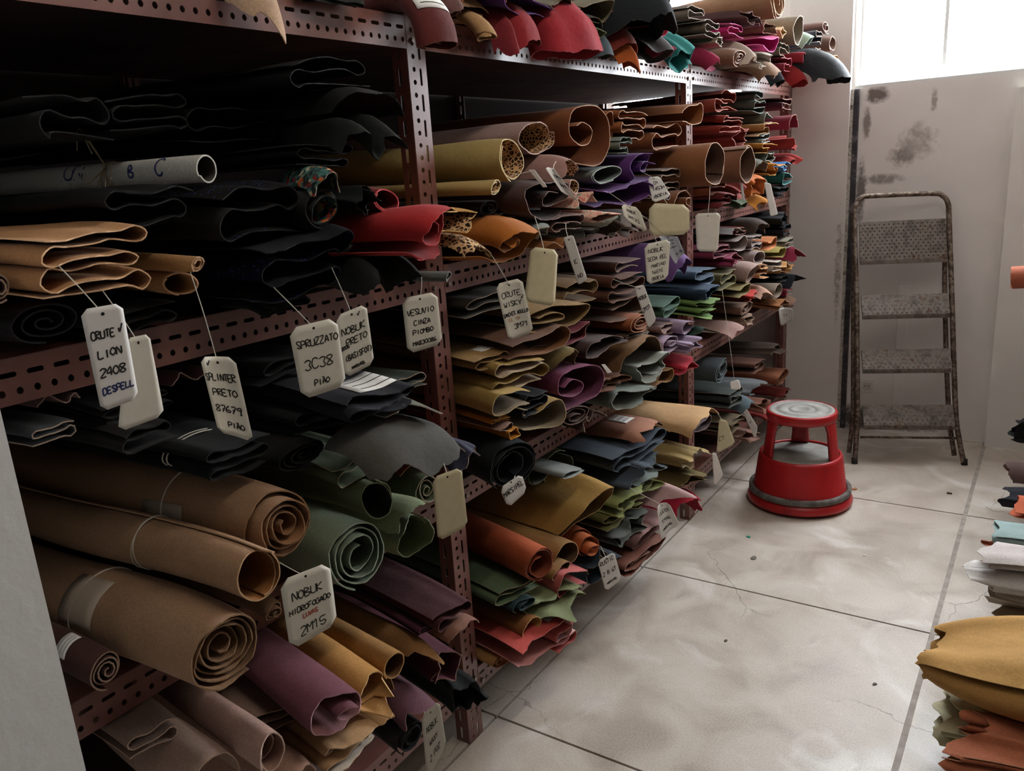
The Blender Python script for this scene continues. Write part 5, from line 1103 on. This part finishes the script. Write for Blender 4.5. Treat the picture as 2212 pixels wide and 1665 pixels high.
def strokes(text, x, y, h, wmax, rnd, slant=.06, wide=.62):
    """list of polylines in tag units (metres), baseline-left at x,y"""
    cw = h*wide; n = len(text); tot = n*cw*1.25; k = min(1, wmax/max(tot, 1e-6)); cw *= k; out = []; x0 = x-tot*k/2
    for ch in text:
        jy = rnd.uniform(-.05, .05)*h
        for st in GL.get(ch, '').split(','):
            P = [(x0+(int(a[0])/4)*cw+rnd.uniform(-.03, .03)*cw+slant*int(a[1])/6*h, y+jy+int(a[1])/6*h+rnd.uniform(-.02, .02)*h) for a in st.split()] if st else []
            if len(P) > 1: out.append(P)
        x0 += cw*1.25*rnd.uniform(.94, 1.04)
    return out
def paper_tag(corners, X, label, lines=(), hang=None, hangX=None, bend=.012, delta=12, mat=None, name='hanging_tag', cat='tag', ch=.16, group=None, curlu=0.0, pen=.0019, hole=True):
    hp = touch_point(*hang) if hang else touch_point(np.mean([c[0] for c in corners[:2]]), np.mean([c[1] for c in corners[:2]])-6)
    if hang:
        ex = onX(hang[0], hang[1], X)
        if hp is None or np.linalg.norm(hp-ex) > .16: hp = ALLC[0][np.argmin(np.linalg.norm(ALLC[0]-ex, axis=1))]
    if hp is not None: X = max(float(hp[0])+.006, X) if hang else float(hp[0])+.0015
    cx_, cy_ = np.mean([c[0] for c in corners]), np.mean([c[1] for c in corners]); c = onX(cx_, cy_, X)
    tc = CAM-c; a = math.atan2(tc[1], tc[0])+math.radians(delta); nrm = np.array([math.cos(a), math.sin(a), 0])
    TL, TR, BR, BL = [onP(x, y, c, nrm) for x, y in corners]
    Wm = (np.linalg.norm(TR-TL)+np.linalg.norm(BR-BL))/2; Hm = (np.linalg.norm(BL-TL)+np.linalg.norm(BR-TR))/2
    def at(u, v, off=0.0):
        p = (TL*(1-u)+TR*u)*(1-v)+(BL*(1-u)+BR*u)*v
        return p+nrm*(bend*math.sin(math.pi*v)*.6+bend*1.2*(v-.35)**2*2+curlu*(u-.5)**2*4+off)-c
    nu, nv = 8, 12; V, Fc = [], []; cu, cv = ch, ch*Wm/Hm
    vs = [0]+list(np.linspace(cv, 1-cv, nv-1))+[1]
    for v in vs:
        ins = cu*max(0, 1-v/cv, 1-(1-v)/cv)
        for i in range(nu+1): V.append(at(ins+(1-2*ins)*i/nu, v))
    for j in range(nv):
        for i in range(nu): k = j*(nu+1)+i; Fc.append((k, k+nu+1, k+nu+2, k+1))
    e = empty(name, tuple(c)); tag(e, label, cat, group)
    o = mesh('tag_card', V, Fc, mat or PAPER, e, True); m = o.modifiers.new('Solidify', 'SOLIDIFY'); m.thickness = .0006; m.offset = 0
    rnd = random.Random(int(cx_*7+cy_)); byink = {}
    for ln in lines:
        t, v, hf = ln[:3]; uo = ln[3] if len(ln) > 3 else .5; ink = ln[4] if len(ln) > 4 else INK; wm_ = ln[5] if len(ln) > 5 else .82
        pl = strokes(t, uo*Wm, (1-v)*Hm-hf*Hm/2, hf*Hm, Wm*wm_, rnd); V, Fc = [], []
        for P in pl:
            P = np.array(P)
            if len(P) > 2: P = catmull(P, 3)
            T = np.gradient(P, axis=0); T /= np.linalg.norm(T, axis=1)[:, None]+1e-9; N = np.stack([-T[:, 1], T[:, 0]], 1)*pen*.5
            k = len(V)
            for p, q in zip(P, N):
                for s in (1, -1): x, y = p+q*s; V.append(at(x/Wm, 1-y/Hm, .0007))
            Fc += [(k+2*i, k+2*i+1, k+2*i+3, k+2*i+2) for i in range(len(P)-1)]
        if V: mesh('handwriting', V, Fc, ink, o)
    top = at(.5, .07)
    if hole:
        V, Fc = [], []; 
        for k in range(8): an = k*math.pi/4; V.append(at(.5+.0022/Wm*math.cos(an), .075+.0022/Hm*math.sin(an), .0006))
        mesh('punch_hole', V, [tuple(range(8))], plain('1b1814', .9, name='hole_dark'), o)
    if hang:
        h = (hp if hp is not None else onX(hang[0], hang[1], X))-c; mid = (h+top)/2+nrm*.006
        tube('string', catmull([top, mid, h], 5), .0008, STRING, e, 5)
    return e
RED = REDINK
paper_tag([(171, 669), (262, 653), (294, 856), (214, 886)], .24, 'white four-line tag numbered 2408 under the tan folds', [('CRUTE', .27, .075, .42, INK, .6), ('v', .24, .08, .86, INK, .12), ('LION', .46, .075), ('2408', .64, .085), ('DESPELL', .82, .062, .55, BLUEINK)], (213, 640), .2, mat=WPAPER)
paper_tag([(272, 730), (321, 720), (350, 893), (250, 930)], .20, 'blank buff tag hanging half behind the tag marked 2408', [], (280, 700), .16)
paper_tag([(427, 768), (502, 769), (537, 946), (462, 924)], .20, 'curved tag numbered 87679 hanging before the beam', [('v', .08, .06, .22), ('SPLINTER', .26, .085, .48, INK, .9), ('PRETO', .45, .08), ('87679', .66, .085), ('PIÃO', .86, .065, .62)], (450, 700), .12, curlu=.008, bend=.02)
paper_tag([(622, 709), (726, 684), (744, 829), (649, 860)], .24, 'square tag numbered 3C38 below black folded hide', [('SPRUZZATO', .26, .095, .54, INK, .9), ('3C38', .56, .14), ('PIÃO', .83, .075)], (672, 668), .2)
paper_tag([(724, 682), (790, 655), (805, 781), (742, 814)], .215, 'tag reading NOBUK PRETO, partly behind the squarer tag', [('v', .1, .06, .72), ('NOBUK', .3, .11, .5, INK, .9), ('PRETO', .48, .1, .56), ('2@05', .54, .05, .15, INK, .3), ('(BASISFOT)', .72, .09, .55, INK, .9), ('MARSIPEL', .9, .04, .5, INK, .6)], (760, 655), .2)
paper_tag([(867, 644), (943, 629), (953, 740), (878, 762)], .12, 'four-line tag ending 830086 in front of the rack post', [('VESUVIO', .29, .1, .5, INK, .86), ('CINZA', .49, .085), ('PIOMBO', .66, .085), ('MA830086', .86, .075, .52, INK, .86)], (905, 610), .08)
paper_tag([(1068, 613), (1125, 599), (1147, 714), (1094, 732)], 0.192, 'curled tag with five inked lines ending 3M71 under orange hide', [('CRUTE', .23, .09, .5), ('v', .32, .06, .88, INK, .12), ('WISKY', .40, .085, .48), ('SANCHES AGULLO', .57, .06, .5, INK, .95), ('CEL 151', .67, .045, .42, PALEINK, .7), ('3M71', .8, .085, .62)], (1095, 590), 0.173, curlu=.006, bend=.02)
paper_tag([(1147, 532), (1206, 540), (1197, 661), (1131, 649)], 0.206, 'blank buff card tag beside the tag ending 3M71', [], (1163, 470), 0.187, mat=KRAFTC, curlu=-.006)
paper_tag([(1217, 513), (1239, 507), (1273, 603), (1253, 614)], 0.206, 'narrow white tag twisted edge-on above the beam', [('K', .55, .1), ('NO', .85, .08)], (1228, 480), 0.180, mat=WPAPER, delta=-25)
paper_tag([(1181, 360), (1204, 366), (1258, 437), (1222, 416)], 0.206, 'white tag curling diagonally over the pink hides', [('NOBUK', .3, .1), ('1BMC5', .62, .1)], (1200, 345), 0.173, mat=WPAPER, delta=-20, curlu=.012)
paper_tag([(1143, 366), (1156, 366), (1189, 403), (1180, 404)], 0.185, 'thin white tag seen nearly edge-on at leopard lining', [], (1150, 350), 0.144, mat=WPAPER, delta=-40, ch=.05, hole=False)
paper_tag([(1398, 384), (1424, 380), (1448, 424), (1408, 438)], 0.170, 'small three-line paper tag beneath the purple hides', [('CH', .25, .12), ('1453H', .5, .13, .55), ('IBORIA', .8, .13)], (1412, 370), 0.144, mat=WPAPER)
paper_tag([(1340, 440), (1378, 448), (1397, 505), (1345, 470)], 0.192, 'curved tag lettered 2M123 beside the large blank tag', [('NOBUK', .3, .14), ('2M123', .65, .16)], (1350, 425), 0.158, curlu=.01)
paper_tag([(1402, 438), (1488, 442), (1488, 505), (1400, 511)], 0.206, 'large blank buff tag beneath the fat brown rolls', [], (1470, 420), 0.144, mat=KRAFTC, ch=.14, hole=False)
paper_tag([(1501, 461), (1556, 459), (1549, 543), (1504, 542)], 0.150, 'blank grey-buff tag hanging from brown hide by white cord', [], (1535, 420), 0.110, mat=PAPER, ch=.12)
paper_tag([(1391, 528), (1448, 515), (1441, 600), (1396, 614)], 0.206, 'five-line handwritten tag beneath silver printed slip', [('NOBUK', .2, .1, .45), ('SEDA REL', .4, .09, .5), ('MARINO', .58, .08, .55), ('16515', .74, .08, .5), ('IBORIA', .9, .08, .5)], (1420, 505), 0.173)
paper_tag([(1420, 508), (1461, 510), (1475, 545), (1456, 570)], 0.217, 'silver plastic slip with printed lines over the lettered tag', [('11 1 111', .2, .05), ('111 11', .35, .05), ('1 11111', .5, .05), ('M.75', .8, .1, .7)], (1440, 500), 0.194, mat=plain('a6a8b0', .25, .3, name='silver_plastic'), curlu=.012, ch=.06)
paper_tag([(1369, 619), (1391, 614), (1419, 688), (1402, 709)], 0.221, 'white tag lettered NOBUK 2M31 tied by thick white cord', [('NOBUK', .3, .09), ('2M31', .58, .1)], (1368, 612), 0.187, mat=WPAPER, delta=-8)
paper_tag([(933, 1030), (996, 1007), (1007, 1131), (943, 1164)], .30, 'blank buff tag hanging under the charcoal flap', [], (962, 1005), .28, mat=KRAFTC)
paper_tag([(1078, 1053), (1126, 1021), (1136, 1056), (1095, 1093)], 0.206, 'short tag with one handwritten word under the black roll', [('MARSIPEL', .42, .22, .5, INK, .92)], (1110, 1030), 0.180, mat=WPAPER)
paper_tag([(602, 1253), (710, 1211), (723, 1339), (622, 1398)], .26, 'buff tag with red and black writing ending 2M15 below upper roll', [('NOBUK', .3, .12, .5), ('HIDROFOGADO', .5, .075, .52, INK, .92), ('LUVAS', .62, .06, .5, RED, .6), ('2M15', .82, .13, .52)], (645, 1215), .2, delta=16)
paper_tag([(911, 1543), (950, 1510), (968, 1601), (927, 1676)], .30, 'tag reading NOBUK WAXY hanging at the bottom shelf', [('NOBUK', .3, .1, .5, INK, .9), ('WAXY', .54, .09), ('2 POZ', .78, .09)], (918, 1530), .27, delta=-20)
paper_tag([(1290, 1210), (1326, 1190), (1341, 1247), (1306, 1273)], 0.228, 'tag with code 2B61 beneath the mustard hide', [('RUSTIC', .16, .12), ('2 B 61', .5, .12), ('MARSIPEL', .82, .06)], (1310, 1180), 0.194, mat=WPAPER)
paper_tag([(1415, 1089), (1441, 1079), (1461, 1120), (1422, 1157)], 0.235, 'strongly curled white tag beside the crimson hide', [('RUSTER', .28, .1), ('1M46', .55, .12), ('MARSIPEL', .8, .06)], (1410, 1070), 0.202, mat=WPAPER, curlu=.02, bend=.03)
paper_tag([(1553, 903), (1570, 908), (1587, 955), (1546, 978)], 0.205, 'large chamfered buff tag behind the beige-tan flap', [('CT', .6, .12, .3)], (1560, 898), 0.165, mat=KRAFTC, hole=False)
paper_tag([(1538, 976), (1547, 978), (1561, 1024), (1541, 1047)], 0.194, 'grey-white tag behind the khaki scrap bundle', [], (1541, 965), 0.165, mat=WPAPER, hole=False)
paper_tag([(1606, 890), (1614, 882), (1640, 922), (1634, 948)], 0.183, 'long white tag leaning near the red stool', [('11', .5, .08)], (1605, 880), 0.149, mat=WPAPER, delta=-30, hole=False)
paper_tag([(1650, 393), (1664, 396), (1679, 463), (1663, 467)], 0.183, 'bright white tag hanging at the amber hides', [], (1655, 385), 0.154, mat=WPAPER, hole=False)
paper_tag([(1600, 395), (1605, 394), (1613, 432), (1608, 433)], 0.166, 'thin white tag edge-on by the olive-grey flap', [], (1601, 388), 0.149, mat=WPAPER, delta=-40, ch=.04, hole=False)
paper_tag([(1679, 664), (1711, 664), (1711, 690), (1684, 704)], 0.194, 'crumpled grey tag hanging by the pier on long string', [('11', .5, .2)], (1697, 610), 0.154, mat=plain('a9a6a0', .8, var=.1, scale=60, name='grey_card'), curlu=.014, hole=False)
paper_tag([(1576, 824), (1596, 819), (1600, 839), (1577, 840)], 0.155, 'little white tag at the end of a long white string', [], (1588, 672), 0.165, mat=WPAPER, hole=False)
paper_tag([(1298, 786), (1306, 786), (1320, 802), (1310, 804)], 0.221, 'tiny white slip stuck among rust-brown hides', [], None, mat=WPAPER, hole=False, ch=.05)
# ------------------------------------------------------------------ twine and marker writing on the paper tube
H = HIDES['wht']
def ring(x, r=.0016, k=1.02, wig=.006, seed=1):
    rn = random.Random(seed); P = []
    for i in range(30):
        a = 2*math.pi*i/24; p = np.array([[math.cos(a)*H.w/2*k, math.sin(a)*H.h/2*k]]); P.append(H.surf(np.array([x+wig*math.sin(a*2+seed)+.002*i/24]), p, np.zeros((1, 2)))[0])
    return tube('twine', P, r, TWINE, H.o, 5)
for k, x in enumerate((-.235, -.243, -.228, -.25)): ring(x, seed=k)
for k, (dx, dy, dz) in enumerate(((.03, -.06, .05), (-.02, -.05, .07), (.05, -.04, -.05), (-.06, -.05, -.06), (.01, -.07, -.03))):
    p0 = H.surf(np.array([-.235]), np.array([[-.4*H.w, .35*H.h]]), np.zeros((1, 2)))[0]
    tube('twine', catmull([p0, p0+np.array([dx*.4, dy*.6, dz*.9]), p0+np.array([dx, dy*.7, dz*.4])], 6), .0011, TWINE, H.o, 4)
for t, x0, sz in (('TUN', -.34, .038), ('B', -.165, .020), ('C', -.09, .030)):
    rnd = random.Random(3); V, Fc = [], []
    for P in strokes(t, 0, 0, sz, .2, rnd):
        P = np.array(P); P = catmull(P, 3) if len(P) > 2 else P
        T = np.gradient(P, axis=0); T /= np.linalg.norm(T, axis=1)[:, None]+1e-9; N = np.stack([-T[:, 1], T[:, 0]], 1)*.0018; k = len(V)
        for p, q in zip(P, N):
            for s_ in (1, -1):
                x, y = p+q*s_; an = math.radians(192)-y/(H.h/2); V.append(H.surf(np.array([x0+x]), np.array([[math.cos(an)*H.w/2*1.03, math.sin(an)*H.h/2*1.03]]), np.zeros((1, 2)))[0])
        Fc += [(k+2*i, k+2*i+1, k+2*i+3, k+2*i+2) for i in range(len(P)-1)]
    mesh('marker_writing', V, Fc, BLUEINK, H.o)
# ------------------------------------------------------------------ litter on the floor
def scrap(px, py, r, col, label, seed, h=.004):
    rn = random.Random(seed); c = onZ(px, py, 0); n = 7; V = []
    for z, k in ((.0004, 1), (h, .8)):
        for i in range(n): a = 2*math.pi*i/n; q = r*k*rn.uniform(.6, 1.1); V.append((q*math.cos(a), q*math.sin(a)*.7, z+rn.uniform(0, h*.4)*(z > .001)))
    Fc = [tuple(range(n))[::-1], tuple(range(n, 2*n))]+[(i, (i+1) % n, n+(i+1) % n, n+i) for i in range(n)]
    o = mesh('leather_scrap', V, Fc, plain(col, .8)); o.location = (c[0], c[1], 0); o.rotation_euler = (0, 0, rn.uniform(0, 6)); tag(o, label, 'scrap')
scrap(1617, 1160, .012, '2f9a84', 'tiny turquoise scrap on the floor before the stool', 1); scrap(1628, 1206, .018, '6f675e', 'small grey chip lying on the concrete slab', 2)
scrap(1846, 1057, .018, 'a8704c', 'small orange-brown chip beside the red stool', 3); scrap(2050, 1066, .014, '3c3029', 'small dark leaf-shaped scrap in front of the ladder', 4)
scrap(1568, 1384, .008, '5a5048', 'dark crumb on the middle floor slab', 5, .003); scrap(1868, 1200, .009, 'd8d2c8', 'tiny whitish chip on the floor slab', 6, .002)
scrap(1890, 1478, .010, '4a423c', 'small dark flake near the golden hide', 7, .002)
p0 = onZ(2130, 1095, .004); tube_o = tube('loose_thread', catmull([p0, onZ(2150, 1104, .004), onZ(2170, 1105, .02)], 5), .0012, STRING); tag(tube_o, 'loose white thread on the floor by the orange hide', 'thread')
